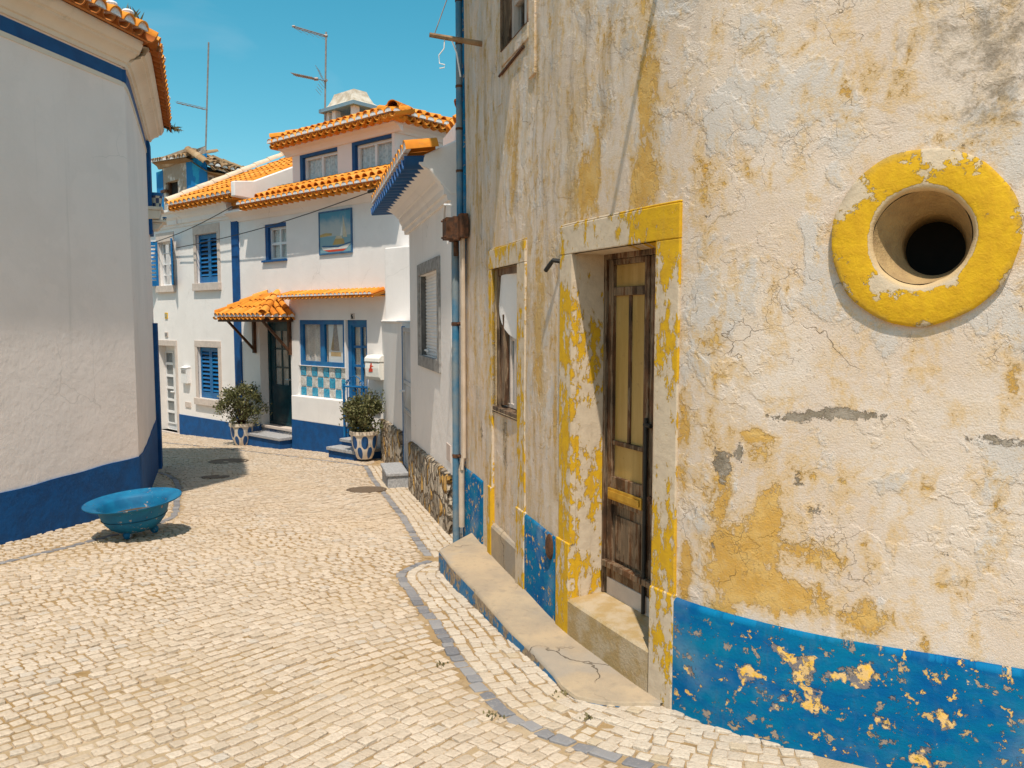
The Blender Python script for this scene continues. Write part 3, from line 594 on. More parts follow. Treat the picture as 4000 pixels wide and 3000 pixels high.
# wall skin with its openings
mb = MB(); zb = -1.0
holes = [(dL, dR, dB, dT), (wL, wR, wB, wT), (uL, uR, uB, TOP-.35)]
hr = .235; hb = (hc[0]-hr, hc[0]+hr, hc[1]-hr, hc[1]+hr)
S = sorted({SC0, OC.L, *[h[0] for h in holes], *[h[1] for h in holes], hb[0], hb[1]}); Z = sorted({zb, TOP, *[h[2] for h in holes], *[h[3] for h in holes], hb[2], hb[3]})
S2 = []
for a, b in zip(S[:-1], S[1:]): S2 += list(np.linspace(a, b, max(1, int((b-a)/.07))+1)[:-1])
S2.append(S[-1]); Z2 = []
for a, b in zip(Z[:-1], Z[1:]): Z2 += list(np.linspace(a, b, max(1, int((b-a)/.25))+1)[:-1])
Z2.append(Z[-1]); S2 = np.array(S2); Z2 = np.array(Z2)
def wav(q, z): return .006*math.sin(3.1*q+1.3*z)+.004*math.sin(7.3*q-2.1*z+1)
V = [OC.w(q, wav(q, z), z) for q in S2 for z in Z2]; UV = [(q, z) for q in S2 for z in Z2]; nz_ = len(Z2); Fc = []
for i in range(len(S2)-1):
    for j in range(nz_-1):
        am, zm = (S2[i]+S2[i+1])/2, (Z2[j]+Z2[j+1])/2
        if any(h[0] < am < h[1] and h[2] < zm < h[3] for h in holes+[hb]): continue
        Fc.append((i*nz_+j, (i+1)*nz_+j, (i+1)*nz_+j+1, i*nz_+j+1))
mb.mesh(V, Fc, 0, UV)
sa = [q for q in S2 if hb[0]-1e-6 <= q <= hb[1]+1e-6]; za = [q for q in Z2 if hb[2]-1e-6 <= q <= hb[3]+1e-6]
bd = [(q, hb[2]) for q in sa[:-1]]+[(hb[1], q) for q in za[:-1]]+[(q, hb[3]) for q in sa[:0:-1]]+[(hb[0], q) for q in za[:0:-1]]
bd2 = []
for p, q in zip(bd, bd[1:]+bd[:1]): bd2 += [(p[0]+(q[0]-p[0])*k/3, p[1]+(q[1]-p[1])*k/3) for k in range(3)]
cr = []
for p in bd2:
    a = math.atan2(p[1]-hc[1], p[0]-hc[0]); cr.append((hc[0]+.19*math.cos(a), hc[1]+.19*math.sin(a)))
for k in range(len(bd2)):
    q = [bd2[k], bd2[(k+1) % len(bd2)], cr[(k+1) % len(cr)], cr[k]]
    mb.face([OC.w(a, wav(a, z), z) for a, z in q], 0, q)
mb.build('wall', M['ochre'], oroot, smooth=50)
# hidden end walls, roof slab and eaves
mb = MB(); c0 = OC.pos(SC0); e1 = Vector((c0.x+3.4, c0.y+.98)); e2 = Vector((7.4, 6.0)); e3 = OC.pos(OC.L)
for a, b in ((c0, e1), (e1, e2), (e2, e3)): mb.face([(a.x, a.y, zb), (b.x, b.y, zb), (b.x, b.y, TOP), (a.x, a.y, TOP)], 0, [(0, zb), ((b-a).length, zb), ((b-a).length, TOP), (0, TOP)])
mb.build('side_wall', M['ochre'], oroot)
mb = MB(); ring = [OC.w(q, .02, 0) for q in np.linspace(SC0, OC.L, 50)]+[Vector((*e2, 0)), Vector((*e1, 0))]; nn_ = len(ring)
mb.mesh([(p.x, p.y, z) for z in (TOP, TOP+.12) for p in ring], [tuple(range(nn_))[::-1], tuple(range(nn_, 2*nn_))]+[(i, (i+1) % nn_, nn_+(i+1) % nn_, nn_+i) for i in range(nn_)])
sE = sd(1192, 0)[0]
mb.cbox(OC, SC0-.1, sE, TOP-.0, TOP+.10, .021, .40)
mb.build('roof', M['tileold'], oroot)
# plinth: the blue band
mb = MB(); pj = sd(1456, 1400)[0]; pw1 = sd(1137, 1150)[0]; pd0 = sd(1209, 1200)[0]; pw0 = sd(1045, 1080)[0]
def lip(q): return zBand+.006*math.sin(q*9)
mb.sweep(OC, pj, OC.L, [(-.02, zb), (.022, zb), (.022, zBand-.012), (.012, zBand+.002), (-.02, zBand+.012)], 0, .06)
mb.build('plinth', M['band'], oroot, smooth=45)
mb = MB(); mb.sweep(OC, pw1, pd0, [(-.02, zb), (.018, zb), (.018, zBand-.012), (.01, zBand), (-.02, zBand+.01)], 0, .06)
mb.build('plinth', M['bandfar'], oroot, smooth=45)
mb = MB(); mb.sweep(OC, SC0, pw0, [(-.02, zb), (.018, zb), (.018, zBand-.012), (.01, zBand), (-.02, zBand+.01)], 0, .06)
mb.build('plinth', M['bandfar'], oroot, smooth=45)
# door surround
fL = sd(1214, 700)[0]; fR = sd(1471, 700)[0]; fT = (sd(1214, 492)[1]+sd(1475, 437)[1])/2
mb = MB(); e = .018
mb.cbox(OC, fL, dL, zBand, dT, -.02, e, step=.05); mb.cbox(OC, dR, fR, zBand, dT, -.02, e, step=.05); mb.cbox(OC, fL, fR, dT, fT, -.02, e+.001, step=.05)
mb.cbox(OC, fL-.012, dL, zb, zBand+.02, -.02, e+.012, step=.05); mb.cbox(OC, dR, fR+.005, zb, zBand+.02, -.02, e+.012, step=.05)
mb.cbox(OC, fL, fR, fT+.001, fT+.012, -.02, e-.006)
RD = .205                                                # reveals: straight in from the jambs
def rin(q, d, z):
    m_ = (dL+dR)/2; n_ = OC.nrm(m_); p = OC.pos(q); return Vector((p.x-n_.x*d, p.y-n_.y*d, z))
for (q0, za_), (q1, zb_) in (((dL, dB-.3), (dL, dT)), ((dL, dT), (dR, dT)), ((dR, dT), (dR, dB-.3))):
    mb.face([OC.w(q0, e, za_), OC.w(q1, e, zb_), rin(q1, RD, zb_), rin(q0, RD, za_)], 0, [(q0, za_), (q1+(0 if q1 != q0 else 0), zb_), (q1+.22, zb_), (q0+.22, za_)])
mb.build('door_frame', M['yframe'], oroot, bevel=.006)
mb = MB(); n_ = 10; V = []; Fc = []
for k in range(n_+1):
    q = dL+(dR-dL)*k/n_
    V += [OC.w(q, .030, zb), OC.w(q, .030, dB-.012), OC.w(q, .018, dB), rin(q, RD+.05, dB+.012), rin(q, RD+.05, zb)]
for k in range(n_):
    for j in range(4): Fc.append((k*5+j, k*5+5+j, k*5+6+j, k*5+1+j))
mb.mesh(V, Fc); M['sill'] = mvar('ochre_stained_step', (.47, .36, .235), (.40, .27, .12), 7, .9, .006, 60, lo=.4, hi=.6); mb.build('doorstep', M['sill'], oroot)
# the double door, set back in the reveal
m_ = (dL+dR)/2; dn = OC.nrm(m_); pl_, pr_ = rin(dL, RD, 0), rin(dR, RD, 0)
DF = Fr((pl_.x, pl_.y), (dn.x, dn.y)); wtot = (pr_-pl_).dot(DF.t); DF.P = Vector((pl_.x, pl_.y, 0))
lf = (pr_-pl_).length; tt = (Vector((pr_.x-pl_.x, pr_.y-pl_.y, 0))).normalized(); DF.t = tt; DF.n = Vector((tt.y, -tt.x, 0)); wtot = lf
def dz(y, x=1350): return DF.px(*dd(x, y))[1]
dt0, db0 = dT+.03, dB+.012
seam = DF.px(*dd(1401, 800))[0]; fw = .032
door = MB(); fr_ = MB(); fr_.box(DF, -.03, fw-.012, -.06, .012, db0, dt0); fr_.box(DF, wtot-fw+.012, wtot+.03, -.06, .012, db0, dt0); fr_.box(DF, fw-.012, wtot-fw+.012, -.06, .012, dt0-.06, dt0)
seam = (fw+wtot-fw)/2 if not (fw+.1 < seam < wtot-.1) else seam
z1, z2, z3, z4, z5, z6 = [dz(q) for q in (570, 622, 633, 958, 968, 1038)]
lfw = []
for (a0, a1, bo) in ((fw, seam-.004, 0.), (seam+.004, wtot-fw, -.004)):
    st_ = .043; i0, i1 = a0+st_, a1-st_
    door.box(DF, a0, i0, -.045, bo, db0+.10, dt0-.06); door.box(DF, i1, a1, -.045, bo, db0+.10, dt0-.06)
    zr = [(db0+.10, db0+.2), (z6-.16, z6), (z5, z4-.0), (z3-.012, z2+.008), (z1, dt0-.06)]
    for p, q in zr:
        if q < p: p, q = q, p
        door.box(DF, i0, i1, -.045, bo-.004, p, q)
    door.box(DF, i0-.004, i1+.004, -.04, bo-.022, db0+.19, z6-.15)       # lower wooden panel
    door.box(DF, i0+.03, i1-.03, -.03, bo-.010, db0+.22, z6-.22)
    mm = (i0+i1)/2; door.box(DF, mm-.010, mm+.010, -.04, bo-.010, z4, z3)
    door.box(DF, a0, a1, bo-.002, bo+.035, db0+.17, db0+.205)            # weather bar
    lfw.append((i0, i1, bo))
dob = door.build('door', M['doorwood'], oroot, bevel=.004)
fr_.build('door_jamb', M['doorwood'], oroot, bevel=.004)
for i0, i1, bo in lfw:
    for p, q in ((z2, z1), (z4, z3), (z6, z5)):
        g_ = MB(); p, q = min(p, q), max(p, q); g_.box(DF, i0-.006, i1+.006, -.034, bo-.024, p-.02, q+.02); g_.build('panel', M['oglass'], dob)
i0, i1, bo = lfw[0]; zs = dz(1075)
g_ = MB(); g_.box(DF, i0-.02, i1+.01, bo, bo+.010, zs-.036, zs+.030); g_.box(DF, i0-.005, i1-.005, bo+.010, bo+.018, zs-.022, zs+.016); g_.build('mail_slot', M['brass'], dob, bevel=.003)
g_ = MB(); zk = dz(1080, 1410); g_.tube([DF.w(seam+.05, -.004, zk), DF.w(seam+.05, .02, zk)], .022, 14); g_.build('lock', M['rust'], dob)
g_ = MB(); g_.tube([DF.w(seam, .012, dz(900, 1385)), DF.w(seam, .014, db0+.01)], .011, 8); g_.tube([DF.w(seam-.012, .012, dz(915, 1385)), DF.w(seam+.05, .016, dz(915, 1385))], .012, 8); g_.build('bolt_rod', M['black'], dob)
g_ = MB(); g_.box(DF, fw, wtot-fw, -.05, -.004, db0-.02, db0+.098); g_.build('threshold', M['stone'], dob, bevel=.004)
# window surround, recessed panel below, old sash
zF0 = (sd(1060, 547)[1]+sd(1140, 510)[1])/2; vL = sd(1059, 700)[0]; vR = sd(1138, 700)[0]
mb = MB(); e = .016
mb.cbox(OC, vL, wL, zBand, wT, -.02, e); mb.cbox(OC, wR, vR, zBand, wT, -.02, e); mb.cbox(OC, vL, vR, wT, zF0, -.02, e+.001)
mb.cbox(OC, vL-.01, wL, zb, zBand+.015, -.02, e+.012); mb.cbox(OC, wR, vR+.01, zb, zBand+.015, -.02, e+.012); mb.cbox(OC, vL, vR, zF0+.001, zF0+.012, -.02, e-.006)
mb.build('window_surround', M['yframe'], oroot, bevel=.006)
zp = (sd(1062, 1140)[1]+sd(1118, 1165)[1])/2
mb = MB(); mb.sweep(OC, wL, wR, [(-.02, zb), (.02, zb), (.022, zp-.02), (.010, zp), (-.02, zp+.015)]); mb.build('window_base', M['benchtop'], oroot)
def wn(q, d, z): return OC.w(q, -d, z)
mb = MB(); dpt = .10
for (q0, a), (q1, b) in (((wL, wB), (wL, wT)), ((wL, wT), (wR, wT)), ((wR, wT), (wR, wB)), ((wR, wB), (wL, wB))):
    mb.face([wn(q0, -.015, a), wn(q1, -.015, b), wn(q1, dpt, b), wn(q0, dpt, a)], 0, [(q0, a), (q1, b), (q1+.1, b), (q0+.1, a)])
wob = mb.build('window', M['sill'], oroot)
pA, pB = wn(wL, .05, 0), wn(wR, .05, 0); WF = Fr((pA.x, pA.y), (1, 0)); WF.t = Vector((pB.x-pA.x, pB.y-pA.y, 0)).normalized(); WF.n = Vector((WF.t.y, -WF.t.x, 0)); ww = (pB-pA).length
g_ = MB(); g_.box(WF, 0, .035, -.03, .025, wB+.02, wT); g_.box(WF, ww-.03, ww, -.03, .02, wB+.02, wT); g_.box(WF, .035, ww-.03, -.03, .02, wT-.05, wT); g_.box(WF, 0, ww, -.03, .06, wB-.015, wB+.03)
g_.box(WF, .14, .20, -.01, .03, wB+.05, wB+(wT-wB)*.68); g_.build('outer_frame', M['doorwood'], wob, bevel=.004)
g_ = MB()
for a0, a1 in ((.20, ww/2+.03), (ww/2+.04, ww-.035)):
    frame_boxes(g_, WF, a0, a1, wB+.035, wT-.05, .032, -.045, -.015, 0, (), (.52,), .026)
g_.box(WF, .035, .20, -.045, -.02, wB+.03, wB+.06); g_.build('sash', M['stone'], wob, bevel=.003)
g_ = MB(); g_.box(WF, .03, ww-.03, -.034, -.030, wB+.03, wT-.04); g_.build('pane', M['glass'], wob)
V = []; UVn = 10                                          # a sheet of white board leaning behind the broken upper panes
g_ = MB()
for i in range(UVn+1):
    u = i/UVn; aa = .05+u*(ww-.09); lo = wT-(.28+.30*u+.08*math.sin(u*4))
    V += [WF.w(aa, .004+.02*math.sin(u*6), wT-.05), WF.w(aa, .006+.028*math.sin(u*6+.6), lo)]
g_.mesh(V, [(2*i, 2*i+2, 2*i+3, 2*i+1) for i in range(UVn)]); g_.build('torn_sheet', M['white'], wob, smooth=60)
# upper window
zUT = TOP-.35
mb = MB()
for (q0, a), (q1, b) in (((uL, uB), (uL, zUT)), ((uL, zUT), (uR, zUT)), ((uR, zUT), (uR, uB)), ((uR, uB), (uL, uB))):
    mb.face([wn(q0, -.015, a), wn(q1, -.015, b), wn(q1, .16, b), wn(q0, .16, a)], 0, [(q0, a), (q1, b), (q1+.1, b), (q0+.1, a)])
uob = mb.build('window', M['doorwood'], oroot)  # dark door wood on the reveals stands in for their shade
g_ = MB(); e = .006; ul_, ur_ = uL-.11, uR+.12
g_.cbox(OC, ul_, uL, uB-.35, zUT+.1, -.02, e); g_.cbox(OC, uR, ur_, uB-.35, zUT+.1, -.02, e); g_.cbox(OC, uL, uR, zUT, zUT+.1, -.02, e); g_.cbox(OC, uL, uR, uB-.10, uB, -.02, e+.004); g_.build('window_surround', M['ochre'], uob, bevel=.005)
g_ = MB(); q0 = wn(uL, .09, 0); q1 = wn(uR, .09, 0); UF = Fr((q0.x, q0.y), (1, 0)); UF.t = Vector((q1.x-q0.x, q1.y-q0.y, 0)).normalized(); UF.n = Vector((UF.t.y, -UF.t.x, 0)); uw = (q1-q0).length
frame_boxes(g_, UF, 0, uw, uB, zUT, .05, -.03, .02, 0, (.5,), (.3, .55, .8), .04); g_.build('sash', M['stone'], uob)
g_ = MB(); g_.box(UF, .03, uw-.03, -.012, -.008, uB+.02, zUT); g_.build('pane', M['glass'], uob)
g_ = MB(); q = [sd(1081, 165), sd(1133, 101)]; g_.tube([OC.w(q[0][0], .008, q[0][1]), OC.w(q[1][0], .008, q[1][1])], .010, 6); g_.build('iron_strap', M['rust'], oroot)
# porthole: moulded ring and a tapering throat
cp = OC.w(hc[0], 0, hc[1]); n2 = OC.nrm(hc[0]); nn3 = Vector((n2.x, n2.y, 0)); tx = Vector((-n2.y, n2.x, 0))
Mr = Matrix((tx, Vector((0, 0, 1)), nn3)).transposed()
mb = MB(); prof = [(RO+.002, -.06), (RO+.002, .013), (RO-.004, .018), (RO-.012, .020), (.27, .026), (.205, .026), (.190, .023), (.182, .017), (.176, .0)]
V = []; Fc = []; sg = 72; UVl = []
for r, z in prof:
    for j in range(sg):
        a = 2*math.pi*j/sg; rr = r*(1+.010*math.sin(3*a+1)+.006*math.sin(7*a)+.004*math.sin(13*a+2)); V.append(cp+Mr @ Vector((rr*.945*math.cos(a), rr*.985*math.sin(a), z))); UVl.append((hc[0]+rr*math.cos(a)+1.7, hc[1]+rr*math.sin(a)+.4))
for k in range(len(prof)-1):
    for j in range(sg): Fc.append((k*sg+j, k*sg+(j+1) % sg, (k+1)*sg+(j+1) % sg, (k+1)*sg+j))
mb.mesh(V, Fc, 0, UVl)
def ring_mat():
    m = Mt('peeling_yellow_ring', .8, .25); uv = m.co('UV'); wp = m.vadd(uv, m.noisec(uv, 14, 4), .04); cx, cy = hc[0]+1.7, hc[1]+.4
    d = m.node('ShaderNodeVectorMath', {0: uv, 1: (cx, cy, 0)}, operation='SUBTRACT').outputs[0]; l = m.node('ShaderNodeVectorMath', {0: d}, operation='LENGTH').outputs['Value']
    n = m.noise(wp, 5.0, 9, .66); mid = m.noise(wp, 22, 6)
    f = m.add(n, m.blobs(uv, [(cx+.2, cy-.02, .17, .3, .30), (cx-.22, cy, .12, .3, .16), (cx, cy-.28, .3, .12, .16), (cx-.12, cy+.22, .15, .1, .14), (cx-.27, cy+.16, .1, .1, -.16), (cx+.05, cy+.3, .1, .06, -.14), (cx-.14, cy-.17, .09, .05, -.34), (cx+.12, cy-.16, .06, .05, -.24)]), m.ss(l, .182, .205, -.3, .07))
    c = m.mix(m.ss(mid, .35, .7), (.64, .50, .35), (.57, .45, .32)); c = m.mix(m.ss(l, .205, .182), c, (.58, .40, .21)); c = m.mix(m.ss(f, .5, .58, 0, .6), c, (.62, .42, .16)); y = m.ss(m.add(f, m.mul(m.op('SUBTRACT', m.noise(wp, 30, 7, .7), .5), .5)), .535, .565)
    c = m.mix(y, c, m.mix(m.ss(mid, .35, .65), (.70, .40, .012), (.62, .335, .012))); dk = m.mul(m.ss(l, .30, .345), m.ss(m.noise(wp, 9, 6), .42, .62)); c = m.mix(m.mul(dk, .55), c, (.2, .15, .1))
    return m.done(c, m.add(m.mul(y, .35), m.mul(mid, .5), m.mul(m.noise(uv, 110, 3), .15)), .009)
pob = mb.build('porthole', ring_mat(), oroot, smooth=40)
mb = MB(); V = []; Fc = []; prof = [(.1745, .003), (.168, -.03), (.132, -.12), (.122, -.14), (.118, -.17), (.116, -.40)]; UVl = []
for r, z in prof:
    for j in range(sg):
        a = 2*math.pi*j/sg; dsh = min(max(-z, 0)/.14, 1.); V.append(cp+Mr @ Vector((r*.945*math.cos(a)+.042*dsh, r*.985*math.sin(a)-.016*dsh, z))); UVl.append((a*.17, z*2+3))
for k in range(len(prof)-1):
    for j in range(sg): Fc.append((k*sg+j, k*sg+(j+1) % sg, (k+1)*sg+(j+1) % sg, (k+1)*sg+j))
mb.mesh(V, Fc, 0, UVl); mb.build('throat', mvar('shaded_throat', (.44, .29, .13), (.33, .21, .10), 9, .9, .006, 60), pob, smooth=40)  # ochre-brown darkened for the shade inside the hole
mb = MB(); mb.face([cp+Mr @ Vector((.042+.117*math.cos(2*math.pi*j/sg), -.016+.117*math.sin(2*math.pi*j/sg), -.39)) for j in range(sg)]); mb.build('back_disc', M['dark'], pob)
# corner pilaster, drainpipe, conduit, junction box, cable stub, hook
mb = MB(); mb.cbox(OC, SC0-.03, SC0+.085, zb, TOP, -.03, .012); mb.build('corner_pilaster', M['bandfar'], oroot, bevel=.008)
mb = MB(); zj = OC.px(1815, 900)[1]
def pp(q, o, z): return OC.w(max(q, 0), o, z)
sp_ = SC0-.05
mb.tube([pp(sp_+.08, .035, TOP), pp(sp_+.08, .035, zj+.12)], .028, 12); mb.tube([pp(sp_+.03, .065, zj-.05), pp(sp_+.02, .07, gz(0, 6.8))], .032, 12)
dpo = mb.build('drainpipe', mvar('blue_grey_pipe', (.03, .16, .28), (.20, .225, .23), 3, .6, .003, 30), oroot, smooth=40)
for y_ in (1265, 1770):
    mb = MB()
    zc_ = OC.px(1800, y_)[1]; mb.tube([pp(sp_+.025, .065, zc_-.016), pp(sp_+.025, .065, zc_+.016)], .037, 12); mb.tube([pp(sp_+.0, .09, zc_), pp(sp_+.10, .03, zc_)], .013, 8); mb.build('pipe_clip', M['rust'], dpo)
for k in range(7): 
    zc_ = zj+.5+k*.35; mb = MB(); mb.tube([pp(sp_+.08, .035, zc_-.010), pp(sp_+.08, .035, zc_+.010)], .032, 12); mb.build('pipe_clip', M['rust'], dpo)
mb = MB(); sq = OC.px(1822, 1200)[0]
for k, dq in enumerate((0, .045)): mb.tube([pp(sq+dq, .035, zj-.02+k*.0), pp(sq+dq, .035, zBand+.10), pp(sq+dq, .06, zBand+.0)], .017, 8)
mb.tube([pp(sq+.02, .055, zBand), pp(sq+.02, .055, -.2)], .026, 10); mb.build('conduit', mvar('cream_conduit', (.60, .47, .36), (.5, .38, .27), 6, .6), oroot, smooth=40)
mb = MB(); JF = Fr((OC.w(sp_+.12, .03, 0).x, OC.w(sp_+.12, .03, 0).y), OC.nrm(SC0)); JF.t = Vector((-JF.n.y, JF.n.x, 0))
mb.box(JF, -.08, .085, 0, .15, zj-.085, zj+.095); mb.box(JF, -.092, .097, .03, .09, zj-.095, zj+.105); mb.box(JF, .085, .18, -.02, .05, zj-.08, zj+.12)
for a in (-.06, .065):
    for z in (-.065, .075): mb.tube([JF.w(a, .145, zj+z), JF.w(a, .165, zj+z)], .009, 6)
mb.tube([JF.w(0, .05, zj-.1), JF.w(0, .05, zj-.22)], .022, 8); mb.build('junction_box', M['rust'], oroot, bevel=.004)
mb = MB(); mb.tube([JF.w(.05, .1, zj+.2), JF.w(-.02, .14, zj+.21), JF.w(-.10, .13, zj+.16), JF.w(-.16, .12, zj+.02), JF.w(-.2, .10, zj-.02), JF.w(-.19, .08, zj-.1)], .011, 6); mb.build('white_cable', M['alu'], oroot, smooth=40)
a = sd(1196, 585); b = sd(1203, 570); c = sd(1210, 562)
mb = MB(); mb.tube([OC.w(a[0], .05, a[1]), OC.w(b[0], .04, b[1]), OC.w(c[0]-.02, .035, c[1]), OC.w(c[0]+.02, -.01, c[1]-.01)], .013, 8); mb.build('cable_stub', M['black'], oroot, smooth=40)
mb = MB(); mb.lathe(OC.w(sd(1195, 1180)[0], .022, sd(1195, 1180)[1]), [(.001, .012), (.03, .012), (.045, .008), (.05, 0)], 16, 0, Matrix((Vector((-dn.y, dn.x, 0)), Vector((0, 0, 1.6)), Vector((dn.x, dn.y, 0)))).transposed()); mb.build('rosette', M['rust'], oroot)
# washing-line pole with hooks on the upper wall, and its string
pb = OC.px(1885, 172); P0 = OC.w(pb[0], 0, pb[1]); nP = OC.nrm(pb[0]); dq = ray(1678, 136)
k = (P0.x*nP.y-P0.y*nP.x)/(dq.x*nP.y-dq.y*nP.x) if abs(dq.x*nP.y-dq.y*nP.x) > 1e-6 else 6.5
P1 = Vector((dq.x*k, dq.y*k, ZE+dq.z*k))
pr_t = thing('wooden_pole', 'weathered wooden pole jutting from the top of the ochre house, wire hooks dangling', 'pole', tuple(P0))
mb = MB(); mb.tube([P0+(P0-P1)*.05, P1], .023, 8, 0, .018); mb.build('pole', mvar('bleached_wood', (.34, .22, .12), (.22, .13, .07), 12, .8), pr_t)
mb = MB()
h0 = P0.lerp(P1, .72); mb.tube([h0, h0+Vector((-.005, 0, -.08)), h0+Vector((-.045, 0, -.13)), h0+Vector((-.04, 0, -.19)), h0+Vector((.0, 0, -.2)), h0+Vector((-.005, 0, -.22)), h0+Vector((-.04, 0, -.225))], .005, 5)
h1 = P0.lerp(P1, .6); mb.tube([h1, h1+Vector((.04, 0, -.1)), h1+Vector((.07, 0, -.28))], .006, 5); mb.build('wire_hook', M['alu'], pr_t)
h2 = P0.lerp(P1, .92); mb = MB(); hq = ray(1800, -20); mb.tube([h2, P0+Vector((0, 0, .9))-OC.nrm(pb[0]).to_3d()*-.05], .004, 5); mb.build('stay_wire', M['metal'], pr_t)
# overhead cable from the ochre house across the lane (its shadow falls on the wall)
A_ = sd(1418, 0); B_ = sd(1325, 455); A3 = OC.w(A_[0], .0, A_[1]); B3 = OC.w(B_[0], 0, B_[1]); dirn = A3-B3
top = A3+dirn*.55; far_ = B3-dirn*.1+(SUN_AZ*math.cos(SUN_EL)+Vector((0, 0, math.sin(SUN_EL))))*1.7
mb = MB(); mb.tube([top, top.lerp(far_, .5), far_], .017, 8)
tag(mb.build('overhead_cable', M['black']), 'black overhead cable running from the ochre house high across the lane', 'cable')

# ================================================================== concrete step in front of the ochre house
zt = ZE-1.80
def onz(x, y, z): d = ray(x, y); k = (z-ZE)/d.z; return (d.x*k, d.y*k)
outer = [onz(x, y, zt) for x, y in [(1722, 2145), (1771, 2208), (1862, 2301), (1994, 2449), (2050, 2502), (2103, 2554), (2172, 2627), (2205, 2672), (2259, 2712), (2344, 2730), (2440, 2738), (2524, 2735), (2580, 2742)]]
inner = [tuple(OC.w(q, -.0, 0)[:2]) for q in np.linspace(sd(1449, 1500)[0], sd(1022, 1000)[0], 16)]
broot = thing('stone_step', 'long worn concrete step with chipped blue edge along the ochre house', 'step', (outer[4][0], outer[4][1], gz(0, outer[4][1])))
ring = outer+inner; nn_ = len(ring)
mb = MB(); mb.face([(p[0], p[1], zt-(.012 if 4 <= i <= 9 else 0)) for i, p in enumerate(ring)])
bm = bmesh.new(); vs = [bm.verts.new((p[0], p[1], zt+.004*math.sin(p[1]*3))) for p in ring]; f = bm.faces.new(vs); bmesh.ops.triangulate(bm, faces=[f])
T = MB(); bm.verts.index_update(); T.mesh([v.co[:] for v in bm.verts], [tuple(v.index for v in f.verts) for f in bm.faces]); bm.free()
rim = [Vector((p[0], p[1], 0)) for p in outer]; cen_ = Vector((.2, 4.9, 0)); V = []; Fc = []
for i, p in enumerate(rim):
    t = (rim[min(i+1, len(rim)-1)]-rim[max(i-1, 0)]).normalized(); o_ = Vector((t.y, -t.x, 0)); o_ = o_ if (o_.dot(p-cen_) > 0) else -o_
    V += [(p.x, p.y, zt+.004*math.sin(p.y*3)), (*(p+o_*.012)[:2], zt-.007), (*(p+o_*.017)[:2], zt-.02), (*(p+o_*.02)[:2], min(zt-.03, gz(0, p.y)-.06))]
T.mesh(V, [(i*4+j, i*4+j+1, i*4+5+j, i*4+4+j) for i in range(len(rim)-1) for j in range(2)]); T.build('top', M['benchtop'], broot, smooth=50)
mb = MB(); mb.mesh(V, [(i*4+2, i*4+3, i*4+7, i*4+6) for i in range(len(rim)-1)]); iv = [inner[-1], outer[0]]
mb.face([(iv[0][0], iv[0][1], zt), (*V[0][:2], zt), (*V[3][:2], -.5), (iv[0][0], iv[0][1], -.5)]); mb.build('painted_side', M['benchside'], broot)

# ================================================================== the white house on the left
LC = Curve([(-5.75, 2.0), (-4.63, 6.975), (-4.252, 8.68), (-4.232, 8.79), (-4.240, 8.86), (-4.285, 8.99), (-4.42, 9.35), (-5.1, 11.06), (-5.72, 12.6)], .04, .045)
lS = LC.px(532, 1200)[0]; zsk = ZE-1.556; zs0 = ZE+2.57; zs1 = ZE+2.705; ze = ZE+2.99
lroot = thing('white_house', 'white house on the left with blue skirting, blue stripe under a moulded cornice', 'house', (-4.9, 6, gz(0, 6)))
mb = MB(); mb.cbox(LC, 0, LC.L, -1.2, ze+.06, -.35, 0, 0, .08); lw = mb.build('wall', M['white_rough'], lroot, smooth=35)
mb = MB(); e = LC.w(LC.L, 0, 0); b = Vector((-14, 12.6)); c = Vector((-14, 2)); s0_ = LC.w(0, 0, 0)
for p, q in ((Vector(e[:2]), b), (b, c), (c, Vector(s0_[:2]))): mb.face([(p.x, p.y, -1.2), (q.x, q.y, -1.2), (q.x, q.y, ze), (p.x, p.y, ze)], 0, [(0, 0), (1, 0), (1, 1), (0, 1)])
mb.build('rear_wall', M['white_far'], lroot)
mb = MB(); mb.cbox(LC, 0, LC.L-.01, -1.1, lambda q: zsk+.01*math.sin(q*2.1)+.004*math.sin(q*9), -.02, .014, 0, .08); mb.build('skirting', M['bluepaint'], lroot, smooth=35)
mb = MB(); mb.cbox(LC, 0, LC.L-.43, zs0, zs1, -.02, .006, 0, .1); mb.build('stripe', M['bluedark'], lroot)
mb = MB(); mb.cbox(LC, LC.L-.42, LC.L+0, ZE+1.30, zs1, -.02, .05, 0, .1); mb.build('corner_band', M['bluepaint'], lroot, bevel=.01); mb = MB(); mb.cbox(LC, LC.L-.42, LC.L, -1.1, ZE-.06, -.02, .06, 0, .1); mb.build('corner_band', M['bluepaint'], lroot, bevel=.01)
cp_ = [(-.02, zs1+.02), (.03, zs1+.02), (.035, zs1+.06), (.06, zs1+.065), (.075, zs1+.10), (.12, zs1+.135), (.17, zs1+.15), (.175, zs1+.175), (.21, zs1+.18), (.23, zs1+.21), (.25, ze-.04), (.25, ze-.01), (-.02, ze)]
mb = MB(); mb.sweep(LC, 0, LC.L, cp_, 0, .08); mb.build('cornice', M['cream'], lroot, smooth=30)
mb = MB(); mb.cbox(LC, 0, LC.L, zs0-.05, zs0-.002, -.02, .010, 0, .2); mb.build('string_course', M['cream'], lroot)
up = Vector((0, 0, 1)); mb = MB(); mo = MB(); n_ = int(LC.L/.205)
